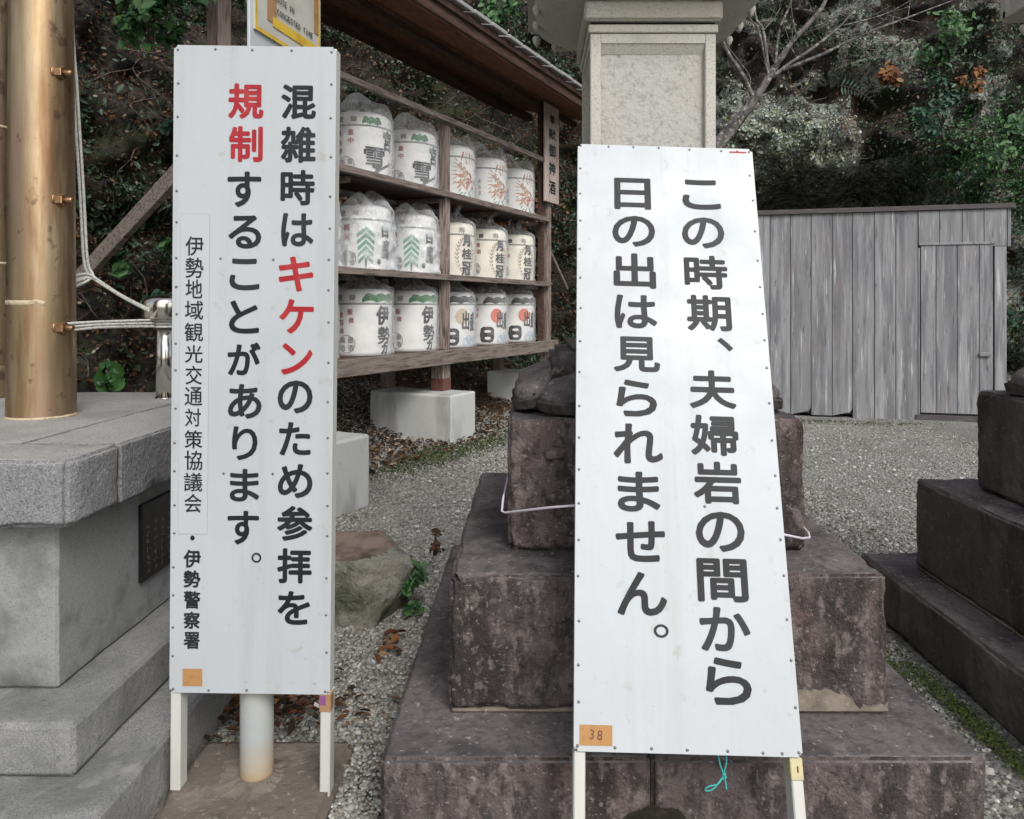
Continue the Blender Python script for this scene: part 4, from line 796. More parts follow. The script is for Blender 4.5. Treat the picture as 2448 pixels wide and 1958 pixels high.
s2 = sign('leaning_signboard', (.0998, 1.804, .3367), (.6494, 1.804, .3146), (.1446, 2.374, 1.912), .55, 1.68,
          'wide white signboard with two columns of black Japanese text, leaning back against the stone lantern', None, B_SCREW)
characters(B_BLACK, 'ink', s2, .031)
tp_ = box('tape_patch', (.0534, -.001, .0352), (.0787, .0012, .044), 'tape', s2, 0)
text_mesh('handwritten_number', [('3', -.010, .001, .010, .021), ('8', .009, .001, .012, .021)], 'brownmark', tp_, 0, .0012, rot=(0, .08, 0))
box('red_bar', (.5039, -.0005, 1.6669), (.054, .0008, .005), 'inkred', s2, 0); box('red_bar', (.5025, -.0005, 1.671), (.006, .0008, .004), 'inkred', s2, 0)
for x0, L0 in ((.0145, -.39), (.5345, -.37)): box('leg', (x0, .0325, L0/2-.0005), (.028, .054, -L0-.001), 'legwhite', s2, .003)
box('leg_tape', (.5345, .0215, -.026), (.0305, .036, .048), 'yellowpaper', s2, .002)
text_mesh('handwritten_number', [('1', .5365, -.026, .004, .014)], 'brownmark', s2, 0, -.0030)
# grey smudges, small scratches
sm = mat('grey_smudge', (.50, .50, .53), .5, layers=[((.69, .71, .72), 60, I, .45, .55)])
# cord that ties the leaning sign to the pillar
cpts = [(.135, 2.05, .862), (.05, 2.13, .834), (-.06, 2.29, .778), (-.083, 2.328, .765), (-.094, 2.34, .767), (-.091, 2.36, .80), (-.085, 2.8, .79), (-.085, 3.33, .78), (.39, 3.335, .76), (.868, 3.33, .74), (.868, 2.8, .72), (.866, 2.36, .695), (.860, 2.333, .687), (.80, 2.23, .716), (.655, 2.04, .79), (.60, 2.06, .80)]
o = tubes('tie_cord', [(cpts, .0035)], 'string', n=8); tagp(o, 'thin pale cord tied round the carved pillar, holding the leaning signboard', 'cord')
tw = [smoothpath([(.452, 1.86, .36), (.455, 1.835, .30), (.462, 1.83, .275), (.466, 1.83, .262)], 4), smoothpath([(.475, 1.86, .36), (.474, 1.835, .30), (.468, 1.83, .275), (.466, 1.83, .262)], 4),
      smoothpath([(.466, 1.83, .262), (.45, 1.822, .247), (.43, 1.82, .243), (.418, 1.82, .236), (.424, 1.82, .231), (.44, 1.82, .238), (.455, 1.825, .252), (.466, 1.83, .262)], 4), smoothpath([(.466, 1.83, .262), (.469, 1.825, .25), (.470, 1.82, .235)], 4), smoothpath([(.462, 1.826, .268), (.471, 1.823, .262), (.462, 1.826, .256), (.471, 1.83, .268)], 4)]
o = tubes('twine_knot', [(p, .0017) for p in tw], 'teal', n=6); tagp(o, 'short knot of turquoise twine hanging below the leaning sign', 'twine')

# steel post behind the left sign, with its own notice board above
pt = empty('steel_post', (-.804, 2.20, .03), 0, 'round grey steel post with a rust stained foot, behind the narrow white sign', 'post')
lathe('tube', [(.048, 0), (.047, .02), (.047, 2.02)], 'polegrey', pt, n=40)
lathe('mortar_collar', [(.20, -.016), (.12, -.003), (.07, .004), (.049, .012)], 'padlight', pt, n=128, fn=lambda p, a, r, z: Vector((p.x, p.y, p.z))*1.0 if r < .06 else Vector((p.x*(1+.45*noise.noise(Vector((math.cos(a)*1.5, math.sin(a)*1.5, 0)))+.20*noise.noise(Vector((math.cos(a)*7, math.sin(a)*7, 3)))), p.y*(1+.35*noise.noise(Vector((math.cos(a)*1.7, math.sin(a)*1.7, 7)))+.20*noise.noise(Vector((math.cos(a)*6, math.sin(a)*6, 9)))), p.z)))
nb = empty('notice_board', (-.824, 2.2, 2.02), math.atan2(.975, .22), 'white notice board edged in yellow, reading route in congested time, above the narrow sign', 'sign')
# the board runs away from the camera; local x = along the board
box('backing_board', (.21, .006, .42), (.42, .010, .84), 'signwhite', nb, .002)
pc = box('placard', (.208, -.003, .50), (.385, .006, .60), 'paper', nb, 0)
for c, s in (((-.1865, -.0036, 0), (.012, .0012, .60)), ((.1865, -.0036, 0), (.012, .0012, .60)), ((0, -.0036, -.294), (.361, .0012, .012))): box('yellow_edge', c, s, 'yellow', pc, 0)
for c, s in (((-.139, -.0045, .06), (.075, .0012, .47)), ((-.105, -.0045, -.20), (.05, .0012, .1)), ((.165, -.0045, -.04), (.03, .0012, .30))): box('tape_strip', c, s, 'browntape', pc, 0)
box('inner_strip', (.03, -.0052, -.245), (.26, .0012, .03), 'yellow', pc, 0)
def word(s, x0, x1, zc, hh):
    n = len(s); w = (x1-x0)/n; return [(c, x0+(i+.5)*w, zc, w*(.28 if c == 'I' else .78), hh) for i, c in enumerate(s) if c != ' ']
text_mesh('lettering', word('ROUTE IN', -.098, .022, .312-.50+.02, .019)+word('CONGESTED TIME', -.082, .140, .273-.50+.02, .019), 'ink', pc, .03, .0065)

# ================================================================ SAKE BARREL RACK (local x along the rack, y = depth)
UX, UY = .435, .9; L_ = math.hypot(UX, UY); RZ = math.atan2(UY, UX)
P0 = Vector((-.924, 8.15, 0))
rk = empty('barrel_rack', P0, RZ, 'long roofed wooden rack of three shelves holding white sake barrels, on concrete footings', 'rack')
def K(name, x0, x1, y0, y1, z0, z1, m, bev=.004, par=None): return box(name, ((x0+x1)/2, (y0+y1)/2, (z0+z1)/2), (x1-x0, y1-y0, z1-z0), m, par or rk, bev)
# posts
K('post', -3.07, -2.95, -.02, .10, .5, 4.06, 'woodpost');
K('post', 2.58, 2.70, -.02, .10, .5, 4.06, 'woodpost'); K('post', 2.58, 2.70, .72, .84, .5, 2.54, 'woodpost')
K('front_stud', -.045, .042, -.018, .07, .947, 1.692, 'woodpost'); K('front_stud', -.045, .042, -.018, .07, 1.754, 2.58, 'woodpost'); K('front_stud', -.045, .042, -.018, .07, 2.642, 3.38, 'woodpost')
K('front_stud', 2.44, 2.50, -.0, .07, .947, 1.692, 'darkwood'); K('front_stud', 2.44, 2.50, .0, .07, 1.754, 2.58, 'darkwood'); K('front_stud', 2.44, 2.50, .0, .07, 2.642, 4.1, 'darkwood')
K('post', -.06, .06, .72, .84, .5, 2.54, 'woodpost')
K('leg', -.075, .075, .0, .15, .63, .79, 'woodpost'); K('post_foot', -.08, .08, -.005, .155, .5, .632, 'redfoot')
# long rails
K('bottom_beam', -3.25, 2.80, -.09, -.022, .793, .947, 'wood', .006); K('bottom_beam', -2.2, 2.75, .66, .718, .793, .93, 'wood', .006)
for z0, z1 in ((1.692, 1.754), (2.58, 2.642), (3.38, 3.44)):
    K('shelf_rail', -3.15 if z0 < 3 else -2.7, 2.578, -.075, -.02, z0, z1, 'wood')
    K('back_rail', -2.1, 2.578, .84, .90, z0, z1, 'wood')
for zz in (.915, 1.715, 2.603):
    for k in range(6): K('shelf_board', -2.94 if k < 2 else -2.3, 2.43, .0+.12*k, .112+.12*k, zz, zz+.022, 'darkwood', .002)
for xx in (-1.5, 0, 1.3, 2.64):
    for zz in (.84, 1.65, 2.54): K('bearer', xx-.03, xx+.03, .075 if abs(xx) < .1 else .1, .655, zz, zz+.055, 'wood')
# braces
def brace(a, b, w, d, name='brace'):
    a, b = Vector(a), Vector(b); v = b-a; o = box(name, (a+b)/2, (w, d, v.length), 'wood', rk, .004); o.rotation_euler = v.to_track_quat('Z', 'Y').to_euler(); return o
brace((-3.0, .06, 2.70), (-3.0, 3.1, .635), .06, .125)
brace((2.72, .45, 3.0), (4.3, .45, 1.7), .10, .05)
# roof: boards laid across rafters, eaves and a row of tiles
def rz(y): return 4.07+(y+.6)*.27
for k in range(15):
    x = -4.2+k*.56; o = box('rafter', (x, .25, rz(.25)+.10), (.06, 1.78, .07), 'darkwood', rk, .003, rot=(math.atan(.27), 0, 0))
for k in range(9):
    y = -.62+k*.20; o = box('roof_board', (-.25, y+.095, rz(y+.095)+.05), (8.1, .197, .018), 'roofwood', rk, .002, rot=(math.atan(.27), 0, 0))
o = K('eave_board', -4.3, 3.8, -.70, -.66, 4.01, 4.15, 'darkwood'); K('eave_batten', -4.3, 3.8, -.735, -.70, 4.11, 4.17, 'darkwood')
K('purlin', -4.2, 3.7, .0, .08, 4.15, 4.225, 'darkwood'); K('purlin', -4.2, 3.7, .75, .86, 4.32, 4.42, 'darkwood')
K('ridge_board', -4.3, 3.8, 1.18, 1.24, 4.50, 4.78, 'darkwood')
tm = bpy.data.meshes.new('roof_tile'); bm = bmesh.new()
bmesh.ops.create_cube(bm, size=1, matrix=Matrix.Diagonal((.312, .40, .036, 1))); bmesh.ops.bevel(bm, geom=bm.edges[:], offset=.006, segments=1, affect='EDGES'); bm.to_mesh(tm); bm.free()
for rw in range(5):
    for k in range(23):
        y = -.60+rw*.37; o = link('roof_tile', tm, 'tile', rk, (-4.12+k*.352+(.17 if rw % 2 else 0), y, rz(y)+.165+.01*rng.random()), (math.atan(.27)-.06, 0, rng.normal(0, .01)))
# concrete footings
def footing(s, n, label):
    u = Vector((UX/L_, UY/L_, 0)); nn = Vector((UY/L_, -UX/L_, 0)); c = P0+u*s+nn*n
    t = rough('concrete_footing', c+u*.243-nn*.52+Vector((0, 0, .22)), (.485, 1.04, .56), 'concrete', None, .012, .003, .06, 6, rot=(0, 0, RZ))
    tagp(t, label, 'concrete block', 'concrete footings under the rack'); return t
footing(-.38, .30, 'pale concrete footing block under the red-stained post of the barrel rack')
footing(-3.10, 1.01, 'nearest concrete footing block, half hidden by the right edge of the narrow sign')
footing(2.35, .22, 'farthest concrete footing block, in the dark behind the carved pillar top')
# vertical plank sign on the end post
hb = empty('hanging_name_board', P0+Vector((UX, UY, 0))/L_*2.36+Vector((UY, -UX, 0))/L_*.085+Vector((0, 0, 2.85)), RZ, 'vertical wooden name board with five black brush characters, nailed to the rack end post', 'sign')
box('board', (.23, .014, .675), (.46, .028, 1.35), 'boardwood', hb, .004)
characters([('奉', .235, 1.155, .17, .13), ('献', .23, .95, .22, .15), ('御', .23, .72, .23, .185), ('神', .23, .475, .22, .18), ('酒', .23, .21, .23, .19)], 'ink', hb, .035)

# ================================================================ BARRELS
RB, HB = .298, .640
def wrap(name, items, parent, mats):
    """items: (polygon points in (arc, height)) or glyphs, printed round the tub's side"""
    V, F, MI = [], [], []
    for it in items:
        if it[0] == 'g': _, ch, ph, z, w, hh, bold, mi, lay = it; glyph_into(V, F, ch, math.radians(ph)*RB, z, w, hh, bold, .001+lay*.0008, mi, MI)
        else:
            _, pts, mi, lay = it; b = len(V)
            for x, z in pts: V.append((x, -.001-lay*.0008, z))
            F.append(tuple(range(b, b+len(pts)))); MI.append(mi)
    me = bpy.data.meshes.new(name); me.from_pydata(V, [], F); me.polygons.foreach_set('material_index', MI)
    bm = bmesh.new(); bm.from_mesh(me); bmesh.ops.triangulate(bm, faces=bm.faces[:])
    for k in range(-34, 35):
        bmesh.ops.bisect_plane(bm, geom=bm.verts[:]+bm.edges[:]+bm.faces[:], plane_co=(k*.022, 0, 0), plane_no=(1, 0, 0))
    for v in bm.verts:
        r = tubr(v.co.z)+.0012-v.co.y; a = v.co.x/RB-math.pi/2; v.co = Vector((math.cos(a)*r, math.sin(a)*r, v.co.z))
    bm.to_mesh(me); bm.free(); return link(name, me, mats, parent)
def tubr(z):
    q = z/HB; r = RB*(.975+.04*math.sin(q*2.6)) if q < .80 else RB*(.998-.10*max(0, (q-.90)/.10)**2.5-.02*(q-.8)/.2)
    return r
def arcs(fn, n): return [fn(i/n) for i in range(n)]
def disc(ph, z, rx, rz_, n=28, mi=0, lay=0, wob=0):
    cx = math.radians(ph)*RB; return ('p', [(cx+math.cos(2*math.pi*i/n)*rx*(1+wob*math.sin(i*2.7)), z+math.sin(2*math.pi*i/n)*rz_*(1+wob*math.sin(i*1.9))) for i in range(n)], mi, lay)
def ring(ph, z, r, t, mi, lay=1, n=32):
    cx = math.radians(ph)*RB; out = []
    for i in range(n):
        a, b = 2*math.pi*i/n, 2*math.pi*(i+1)/n
        out.append(('p', [(cx+math.cos(a)*r, z+math.sin(a)*r), (cx+math.cos(b)*r, z+math.sin(b)*r), (cx+math.cos(b)*(r-t), z+math.sin(b)*(r-t)), (cx+math.cos(a)*(r-t), z+math.sin(a)*(r-t))], mi, lay))
    return out
def stamp(ph, z, r, s, mi, out):
    out += ring(ph, z, r, .006, mi)
    q = r*.5
    for i, ch in enumerate(s): out.append(('g', ch, ph+(math.degrees(q/RB) if i < 2 else -math.degrees(q/RB))*.95, z+(q if i % 2 == 0 else -q)*.85, q*1.35, q*1.35, .001, mi, 1))
def sun_box(ph, z):
    cx = math.radians(ph)*RB; rr = random.Random(5); out = []
    def blobb(x0, z0, w, hh, mi, lay, k=4):
        return ('p', [(x0+(abs(math.cos(a))**(2/k))*math.copysign(1, math.cos(a))*w*(1+rr.uniform(-.05, .05)), z0+(abs(math.sin(a))**(2/k))*math.copysign(1, math.sin(a))*hh*(1+rr.uniform(-.05, .05))) for a in [2*math.pi*i/30 for i in range(30)]], mi, lay)
    out.append(blobb(cx, z, .088, .098, 3, 2)); out.append(blobb(cx+.004, z+.040, .042, .016, 6, 3, 3)); out.append(blobb(cx+.006, z-.045, .038, .018, 6, 3, 2.4)); return out
def pine(ph0, ph1, z0, z1, mi, out):
    x0, x1 = math.radians(ph0)*RB, math.radians(ph1)*RB; n = 26; top = []; bot = []
    for i in range(n+1):
        q = i/n; x = x0+(x1-x0)*q; e = max(.05, min(1, 9*min(q, 1-q)))**.5
        top.append((x, z0+(z1-z0)*(.25+.75*e*(.72+.28*abs(math.sin(q*10))))))
        bot.append((x, z0+(z1-z0)*(.02+.20*abs(math.sin(q*8.5)))))
    for i in range(n): out.append(('p', [bot[i], bot[i+1], top[i+1], top[i]], mi, 1))
    for c in (.35, .62, .85):
        xc = x0+(x1-x0)*c
        for k in range(2): out += [('p', p, mi, 1) for p in [[(xc-.03+k*.02, z0-.002), (xc-.022+k*.02, z0+.002), (xc+k*.02-.01, z0+.012), (xc+k*.02-.014, z0+.014)]]]
def barrel_base(kind, label, group, body='tub', film='plastic', wob=.010, gather=.20):
    t = empty('sake_barrel', (0, 0, 0), 0, label, 'barrel', group)
    prof = [(tubr(0)*.97, 0)]+[(tubr(HB*k/18), HB*k/18+.001) for k in range(0, 18)]+[(RB*.86, HB*.993), (RB*.7, HB)]
    lathe('body', prof, body, t, n=48, fn=lambda p, a, r, z: p*(1+.006*noise.noise(Vector((math.cos(a)*3, math.sin(a)*3, z*6))) if z < .6 else 1))
    lathe('rope_band', [(tubr(.495)+.0, .488), (tubr(.5)+.007, .491), (tubr(.5)+.008, .498), (tubr(.5)+.006, .503), (tubr(.5), .506)], 'tubrope', t, n=48)
    lst = []
    for ph in (112, -112):
        a0 = math.radians(ph)-math.pi/2
        for q in (0, math.pi):
            lst.append(([(math.cos(a0+math.cos(k*1.1+q)*.03)*(tubr(z)+.008), math.sin(a0+math.cos(k*1.1+q)*.03)*(tubr(z)+.008), z) for k, z in enumerate(np.linspace(.02, .49, 40))], .008))
    tubes('side_rope', lst, 'tubrope', t, 6)
    # transparent bag, gathered above the lid
    sd = sum(map(ord, kind)) % 7+len(kind)*1.7
    def fn(p, a, r, z):
        q = Vector((math.cos(a)*2.2+sd, math.sin(a)*2.2, z*7)); d = noise.noise(q)*wob+noise.noise(q*2.7)*wob*.6
        if z > HB: d += noise.noise(q*1.7)*.06+noise.noise(q*4)*.03; return Vector((p.x*(1+d/max(r, .05)), p.y*(1+d*.6/max(r, .05)), z+noise.noise(q*1.3+Vector((3, 3, 3)))*.08*(z-HB)/.1))
        return p+Vector((math.cos(a), math.sin(a), 0))*max(d, -.004)
    g = gather
    prof = [(RB*1.05+wob, .002), (RB*1.07+wob, .03)]+[(tubr(min(z, .58))+.014+wob*.8, z) for z in np.linspace(.06, .585, 16)]+[(RB*.95, HB+.002), (RB*.86, HB+.025), (RB*.66, HB+.05), (RB*.46, HB+.075), (RB*.36, HB+.10), (RB*.34, HB+.10+g*.15), (RB*.5, HB+.10+g*.3)] if g < .25 else [(RB*1.05+wob, .002), (RB*1.07+wob, .03)]+[(tubr(min(z, .58))+.014+wob*.8, z) for z in np.linspace(.06, .585, 16)]+[(RB*.96, HB+.01), (RB*.86, HB+.05), (RB*.66, HB+.10), (RB*.44, HB+.15), (RB*.22, HB+.19)]
    if g < 0:   # loosely draped film, creased and pulled up into a few peaks
        def fn(p, a, r, z):
            q = Vector((math.cos(a)*1.9+sd, math.sin(a)*1.9, z*4.5)); rd = .5-abs(noise.noise(q*1.3)); rd2 = .5-abs(noise.noise(q*3.1+Vector((4, 4, 4))))
            if z > .60:
                k = max(0, noise.noise(Vector((p.x*3.6+sd, p.y*3.6, 1.5)))+.20); k += .25*max(0, .35-abs(noise.noise(Vector((p.x*7, p.y*7, sd))))); return Vector((p.x*(1+rd2*.06), p.y*(1+rd2*.06), z+k*(-g)*.75*min(1, (RB*1.02-r)/.06+.15)))
            return p+Vector((math.cos(a), math.sin(a), 0))*max(.002, wob*(.2+1.1*rd+.55*rd2-.35))
        prof = [(RB*1.02, .002), (RB*1.10, .012), (RB*1.08, .04)]+[(tubr(min(z, .58))+.010, z) for z in np.linspace(.07, .60, 24)]+[(RB*.98, .625), (RB*.92, .64)]+[(RB*k, .645+.01*(1-k)) for k in (.84, .76, .68, .6, .5, .4, .3, .2, .1)]
    bm = bmesh.new(); rings = []
    n = 110
    for (r, z) in prof: rings.append([bm.verts.new(fn(Vector((r*math.cos(2*math.pi*i/n), r*math.sin(2*math.pi*i/n), z)), 2*math.pi*i/n, r, z)) for i in range(n)])
    for a, b in zip(rings, rings[1:]):
        for i in range(n): bm.faces.new((a[i], a[(i+1) % n], b[(i+1) % n], b[i]))
    link('plastic_bag', frombm('plastic_bag', bm), film, t, smooth=True)
    return t
# angle 0 = towards the front of the rack, positive towards the near (left) end
def PH(a): return -a
items = [('g', '登', PH(94), .555, .062, .055, .001, 0, 1), ('g', '録', PH(69), .555, .062, .055, .001, 0, 1)]
pine(PH(52), PH(-28), .505, .597, 1, items)
for ch, a, z in (('聖', 73, .42), ('徳', 71, .34), ('備', 92, .39), ('四', 91, .315), ('海', 90, .24)): items.append(('g', ch, PH(a), z, .052, .052, .0015, 2, 1))
stamp(PH(80), .115, .085, '最酒高造', 0, items)
items += [('g', '伊', PH(10), .385, .17, .19, .008, 3, 1), ('g', '勢', PH(6), .195, .17, .17, .004, 3, 1), ('g', '力', PH(5), .065, .09, .11, .008, 3, 1)]
bA = barrel_base('isea', 'x', 'barrels of the green pine design'); wrap('printed_design', items, bA, ['p_grey', 'p_green', 'p_red', 'p_black'])
items = [('g', '登', PH(98), .555, .055, .05, .001, 0, 1), ('g', '録', PH(76), .555, .055, .05, .001, 0, 1)]
pine(PH(60), PH(-25), .50, .595, 1, items)
items += [disc(PH(26), .36, .085, .088, 30, 2, 1), *sun_box(PH(50), .125), ('g', '出', PH(16), .31, .11, .22, .006, 3, 2), ('g', '心', PH(76), .44, .045, .05, .002, 4, 1), ('g', '寶', PH(76), .36, .045, .05, .002, 4, 1), ('g', '盛', PH(-6), .30, .10, .22, .006, 3, 2)]
for k in range(5):
    items += ring(PH(14-k*9), .06+.03*(k % 2), .055-.004*k, .007, 5, 1, 20); items += ring(PH(14-k*9), .06+.03*(k % 2), .035-.003*k, .006, 5, 1, 16)
bB = barrel_base('hino', 'x', 'barrels of the rising sun design'); wrap('printed_design', items, bB, ['p_grey', 'p_char', 'p_orange', 'p_black', 'p_red', 'p_blue', 'tub'])
bB2 = barrel_base('hino2', 'x', 'barrels of the rising sun design'); wrap('printed_design', items, bB2, ['p_grey', 'p_char', 'p_sand', 'p_black', 'p_red', 'p_blue', 'tub'])
items = [('g', '登', PH(84), .545, .065, .055, .003, 3, 1), ('g', '録', PH(66), .545, .06, .055, .003, 3, 1), ('g', '寿', PH(30), .545, .09, .075, .001, 0, 1)]
for ch, a, z in (('清', 74, .43), ('酒', 72, .35), ('京', 96, .42), ('都', 96, .34)): items.append(('g', ch, PH(a), z, .055, .055, .0015, 2, 1))
stamp(PH(82), .14, .075, '伏見銘酒', 0, items)
for s in (1, -1):   # wreath of laurel leaves
    for k in range(13):
        a = math.radians(-80+k*13); cx = math.radians(PH(20))*RB-s*math.cos(a)*.115; cz = .265+math.sin(a)*.205
        for dd in (-1, 1):
            ex, ez = math.sin(a)*s*.03*1+dd*.026, math.cos(a)*.042
            items.append(('p', [(cx, cz-.006), (cx+ex*.5+.010, cz+ez*.5-.004), (cx+ex, cz+ez), (cx+ex*.5-.010, cz+ez*.5+.004)], 1, 1+(k % 2)*.4))
items += [('g', '月', PH(18), .43, .12, .14, .010, 3, 2.5), ('g', '桂', PH(17), .275, .15, .13, .005, 3, 2.5), ('g', '冠', PH(17), .11, .14, .16, .006, 3, 2.5)]
bC = barrel_base('gekk', 'x', 'barrels of the wreath design', 'tubcream'); wrap('printed_design', items, bC, ['p_grey', 'p_tan', 'p_red', 'p_black'])
items = []; rr = random.Random(11)
def feather(ph, z, L, w, ang, mi, lay):
    cx = math.radians(ph)*RB; c, s = math.cos(ang), math.sin(ang)
    pts = [(0, -w*.25), (L*.45, -w*.5), (L, -w*.05), (L*.92, w*.12), (L*.45, w*.5), (0, w*.25)]
    return ('p', [(cx+x*c-y*s, z+x*s+y*c) for x, y in pts], mi, lay)
for k in range(26): items.append(feather(PH(rr.uniform(8, 34)), rr.uniform(.12, .44), rr.uniform(.06, .13), rr.uniform(.018, .035), rr.uniform(.8, 5.6), rr.choice((0, 0, 1, 1, 0)), 1+rr.random()))
for k in range(7): items.append(feather(PH(40+k*.5), .44-k*.035, .07, .012, 2.4+.25*k, 1, 1.5))
for k in range(12): items.append(feather(PH(rr.uniform(-10, 14)), rr.uniform(.16, .30), rr.uniform(.04, .08), rr.uniform(.012, .022), rr.uniform(0, 6), 2, 2.4+rr.random()*.5))
for k in range(4): items.append(feather(PH(26-k*9), .56, .12, .022, -1.9+.12*k, 0 if k % 2 else 2, 1.5))
for k in range(10): items.append(feather(PH(rr.uniform(0, 40)), rr.uniform(.04, .14), .06, .016, rr.uniform(0, 6), 3, 1.2))
items += [('g', '壽', PH(72), .33, .03, .05, .0, 4, 1), ('g', '銘', PH(72), .26, .03, .05, .0, 4, 1), ('g', '酒', PH(72), .19, .03, .05, .0, 4, 1)]
bD = barrel_base('phoe', 'x', 'barrels of the orange bird design', film='plastic', gather=-.34, wob=.012); wrap('printed_design', items, bD, ['p_rust', 'p_tan', 'p_crimson', 'p_mint', 'p_grey'])
items = [('g', '登', PH(90), .555, .062, .055, .001, 0, 1), ('g', '録', PH(65), .555, .062, .055, .001, 0, 1)]
pine(PH(50), PH(12), .505, .59, 1, items)
for ch, a, z in (('豊', 70, .43), ('中', 70, .35), ('銘', 93, .42), ('色', 92, .335), ('鮮', 92, .25)): items.append(('g', ch, PH(a), z, .055, .055, .0015, 2, 1))
stamp(PH(79), .12, .08, '宮崎本店', 0, items)
items += [('g', '宮', PH(-4), .38, .14, .20, .006, 3, 1), ('g', '雪', PH(26), .21, .22, .18, .004, 3, 1), ('g', '丁', PH(22), .07, .10, .13, .014, 3, 1)]
items.append(('p', [(math.radians(PH(52))*RB, .0), (math.radians(PH(46))*RB, .0), (math.radians(PH(-12))*RB, .15), (math.radians(PH(-12))*RB, .18)], 4, 2))
items.append(('p', [(math.radians(PH(12))*RB, .0), (math.radians(PH(8))*RB, .0), (math.radians(PH(-20))*RB, .08), (math.radians(PH(-20))*RB, .10)], 4, 2))
bE = barrel_base('miya', 'x', 'barrels with the dark slanting stripe', film='plasticmid', gather=-.34, wob=.022); wrap('printed_design', items, bE, ['p_grey', 'p_green', 'p_red', 'p_black', 'p_char'])
items = [('g', '登', PH(90), .555, .055, .05, .001, 0, 1), ('g', '録', PH(66), .555, .055, .05, .001, 0, 1)]
for k in range(5):
    z = .43-k*.062; w = .085-.004*k; cx = math.radians(PH(48))*RB
    for s in (-1, 1): items.append(('p', [(cx, z), (cx+s*w, z-.075), (cx+s*w, z-.112), (cx, z-.038)], 5, 1))
items.append(('p', [(math.radians(PH(48))*RB-.008, .03), (math.radians(PH(48))*RB+.008, .03), (math.radians(PH(48))*RB+.008, .13), (math.radians(PH(48))*RB-.008, .13)], 1, 1.4))
for ch, a, z in (('純', 82, .42), ('米', 82, .33)): items.append(('g', ch, PH(a), z, .06, .07, .002, 2, 1))
stamp(PH(80), .12, .075, '酒造元印', 0, items)
items += [('g', '白', PH(8), .40, .10, .14, .007, 3, 1), ('g', '鷹', PH(6), .22, .12, .19, .004, 3, 1), disc(PH(22), .10, .022, .028, 16, 3, 1)]
bF = barrel_base('shir', 'x', 'barrels bagged in milky plastic', film='plasticmilky', gather=-.30, wob=.065); wrap('printed_design', items, bF, ['p_grey', 'p_green', 'p_red', 'p_black', 'p_char', 'p_mint'])
SX = [-2.62, -1.82, -1.00, -.19, .62, 1.43, 2.235]
def put(proto, s, z, label, first, ry=.36):
    o = proto if first else copytree(proto)
    u = Vector((UX, UY, 0))/L_; bk = Vector((-UY, UX, 0))/L_
    o.location = P0+u*s+bk*ry+Vector((0, 0, z)); o.rotation_euler = (0, 0, RZ+rng.normal(0, .03)); o['label'] = label; return o
zs = (.939, 1.739, 2.627)
put(bA, SX[1], zs[0], 'green pine sake barrel on the bottom shelf, mostly hidden by the narrow sign', True)
put(bA, SX[2], zs[0], 'leftmost fully visible green pine sake barrel on the bottom shelf', False)
put(bA, SX[3], zs[0], 'green pine sake barrel on the bottom shelf, next to the middle stud', False)
put(bB2, SX[4], zs[0], 'sake barrel with a faded sand-coloured sun, bottom shelf right of the stud', True)
put(bB, SX[5], zs[0], 'sake barrel with an orange sun, middle of the three on the bottom right', True)
put(bB, SX[6], zs[0], 'sake barrel with an orange sun, last one at the right end of the bottom shelf', False)
put(bF, SX[1], zs[1], 'milky plastic bag round a barrel on the middle shelf, cut by the narrow sign', True)
put(bF, SX[2], zs[1], 'bagged barrel with a pale green chevron tree, nearer one on the middle shelf', False)
put(bF, SX[3], zs[1], 'bagged barrel with a clear green chevron tree, left of the middle stud', False)
put(bC, SX[4], zs[1], 'cream barrel with a straw wreath, first right of the stud on the middle shelf', True)
put(bC, SX[5], zs[1], 'cream barrel with a straw wreath, second of three on the middle shelf', False)
put(bC, SX[6], zs[1], 'cream barrel with a straw wreath, at the right end of the middle shelf', False)
put(bE, SX[1], zs[2], 'top shelf barrel with slanting dark stripe, hidden behind the narrow sign', True)
put(bE, SX[2], zs[2], 'top shelf barrel with slanting dark stripe, the left one beside the narrow sign', False)
put(bE, SX[3], zs[2], 'top shelf barrel with slanting dark stripe, the right one beside the middle stud', False)
put(bD, SX[4], zs[2], 'white barrel with orange bird print, first right of the stud on the top shelf', True)
put(bD, SX[5], zs[2], 'white barrel with orange bird print, middle one of three on the top shelf', False)
put(bD, SX[6], zs[2], 'white barrel with orange bird print, at the right end of the top shelf', False)

# ================================================================ BOULDERS, PLANTS AND LITTER ON THE GROUND
def stone(label, loc, s, seed, name='boulder', top=True):
    bm = bmesh.new(); bmesh.ops.create_icosphere(bm, subdivisions=5, radius=1)
    rr = random.Random(seed); pl_ = [(Vector((rr.gauss(0, 1), rr.gauss(0, 1), rr.gauss(0, .6))).normalized(), rr.uniform(.62, .84)) for _ in range(15)]+[(Vector((.12, -.25, 1)).normalized(), .62), (Vector((0, -1, .1)).normalized(), .78)]
    for v in bm.verts:
        for n_, d in pl_:
            k = v.co.dot(n_)
            if k > d: v.co -= n_*(k-d)
        v.co *= 1+.03*noise.noise(v.co*3+Vector((seed, 0, 0)))+.02*noise.noise(v.co*11)+.012*noise.noise(v.co*27)
    for v in bm.verts: v.co = Vector((v.co.x*s[0], v.co.y*s[1], v.co.z*s[2]))
    for f in bm.faces:
        if top and f.normal.z > .80: f.material_index = 1
    o = link(name, frombm(name, bm), ['boulder', 'boultop'], None, loc, smooth=True); tagp(o, label, 'rock'); return o
stone('greenish boulder with a flat reddish top on the gravel, right of the narrow sign', (-.885, 3.50, .13), (.42, .29, .28), 3)
stone('small dark stone tucked under the left end of the boulder', (-1.08, 3.36, .04), (.17, .16, .12), 8, 'small_stone', False)
wd = shrub('small leafy green weed growing between the boulder and the dark plinth', (-.56, 3.48, .16), .12, 240, .034, 'leaf_green', cat='weed', name='weed', squash=(.7, .7, 1.1), nrm=(0, -.6, .8))
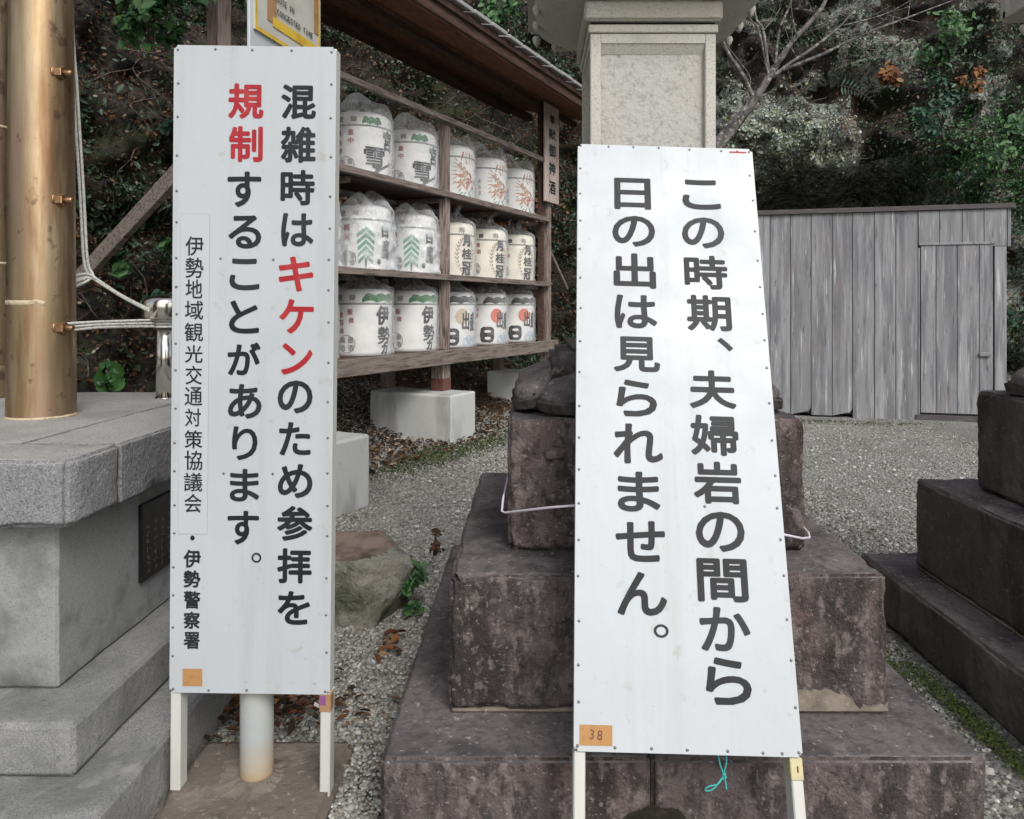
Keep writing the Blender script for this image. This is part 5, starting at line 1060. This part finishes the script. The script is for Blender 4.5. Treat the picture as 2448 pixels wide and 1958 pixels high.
shrub('thin withered weed behind the boulder, left of the plinth', (-.50, 3.85, .16), .06, 50, .028, 'leaf_brown', cat='weed', name='weed', squash=(.5, .5, 1.4), nrm=(0, -.6, .8))
def litter(name, n, cx, cy, sx, sy, size, m, lift=.012):
    x = rng.normal(cx, sx, n); y = rng.normal(cy, sy, n); z = np.array([ground_h(a, b) for a, b in zip(x, y)])+lift+rng.uniform(0, .02, n)
    leaves(name, np.column_stack([x, y, z]), np.tile([0, 0, 1.], (n, 1)), size, m, jit=.35)
litter('leaf_litter', 14, -.58, 3.12, .03, .07, .06, 'leaf_orange')
litter('leaf_litter', 50, -.88, 2.60, .12, .07, .038, 'leaf_orange', .012)
litter('leaf_litter', 260, -.88, 2.60, .14, .08, .034, 'leaf_brown', .012)
x_ = rng.uniform(-.9, 3.2, 90); y_ = rng.uniform(3.0, 9.0, 90); kk = ~((x_ > -.45) & (y_ < 3.8)); P = np.column_stack([x_, y_, np.array([ground_h(a, b) for a, b in zip(x_, y_)])+.015])[kk]
leaves('leaf_litter', P, np.tile([0, 0, 1.], (len(P), 1)), .04, 'leaf_tan', jit=.3)
# litter and moss round the rack
n = 5200; s = rng.uniform(-3.6, 3.2, n); d = rng.uniform(-.5, 2.2, n); x = P0.x+UX/L_*s-UY/L_*d; y = P0.y+UY/L_*s+UX/L_*d
z = np.array([ground_h(a, b) for a, b in zip(x, y)])+.015+rng.uniform(0, .02, n)
leaves('leaf_litter', np.column_stack([x, y, z]), np.tile([0, 0, 1.], (n, 1)), .055, 'leaf_brown', jit=.4)
k = rng.random(n) < .16; leaves('leaf_litter', np.column_stack([x+.05, y-.04, z+.01])[k], np.tile([0, 0, 1.], (k.sum(), 1)), .05, 'leaf_tan', jit=.4)
moss = leafmat('bright_moss', [(.05, .075, .015), (.075, .10, .02), (.035, .05, .012)], .9); M['moss'] = moss
def mossp(n, cx, cy, sx, sy, ang=0):
    a = rng.normal(0, sx, n); b = rng.normal(0, sy, n); x = cx+a*math.cos(ang)-b*math.sin(ang); y = cy+a*math.sin(ang)+b*math.cos(ang)
    P = np.column_stack([x, y, np.array([ground_h(p, q) for p, q in zip(x, y)])+.008]); leaves('ground_moss', P, np.tile([0, 0, 1.], (n, 1)), .009 if cy < 4 else .018, 'moss', jit=.5, aspect=.9)
mossp(2600, -.95, 7.0, .55, .18, R(64)); mossp(900, -.35, 8.0, .4, .16, R(70)); mossp(2500, 1.33, 3.0, .05, .16, R(10)); mossp(1800, 1.47, 2.5, .022, .22, 0); mossp(700, 3.6, 9.2, .8, .10, R(-14))
# stray white shells or pebbles
n = 130; x = rng.uniform(-.9, 3.3, n); y = rng.uniform(3.8, 9, n); kk = ~((x > 1.4) & (y < 3.7)); x, y = x[kk], y[kk]; P = np.column_stack([x, y, np.array([ground_h(a, b) for a, b in zip(x, y)])+.015])
bm = bmesh.new()
for p in P: bmesh.ops.create_icosphere(bm, subdivisions=1, radius=rng.uniform(.010, .020), matrix=Matrix.Translation(p) @ Matrix.Diagonal((1, .8, .55, 1)))
o = link('white_pebbles', frombm('white_pebbles', bm), mat('white_pebble', (.60, .59, .56), .7)); o['kind'] = 'stuff'
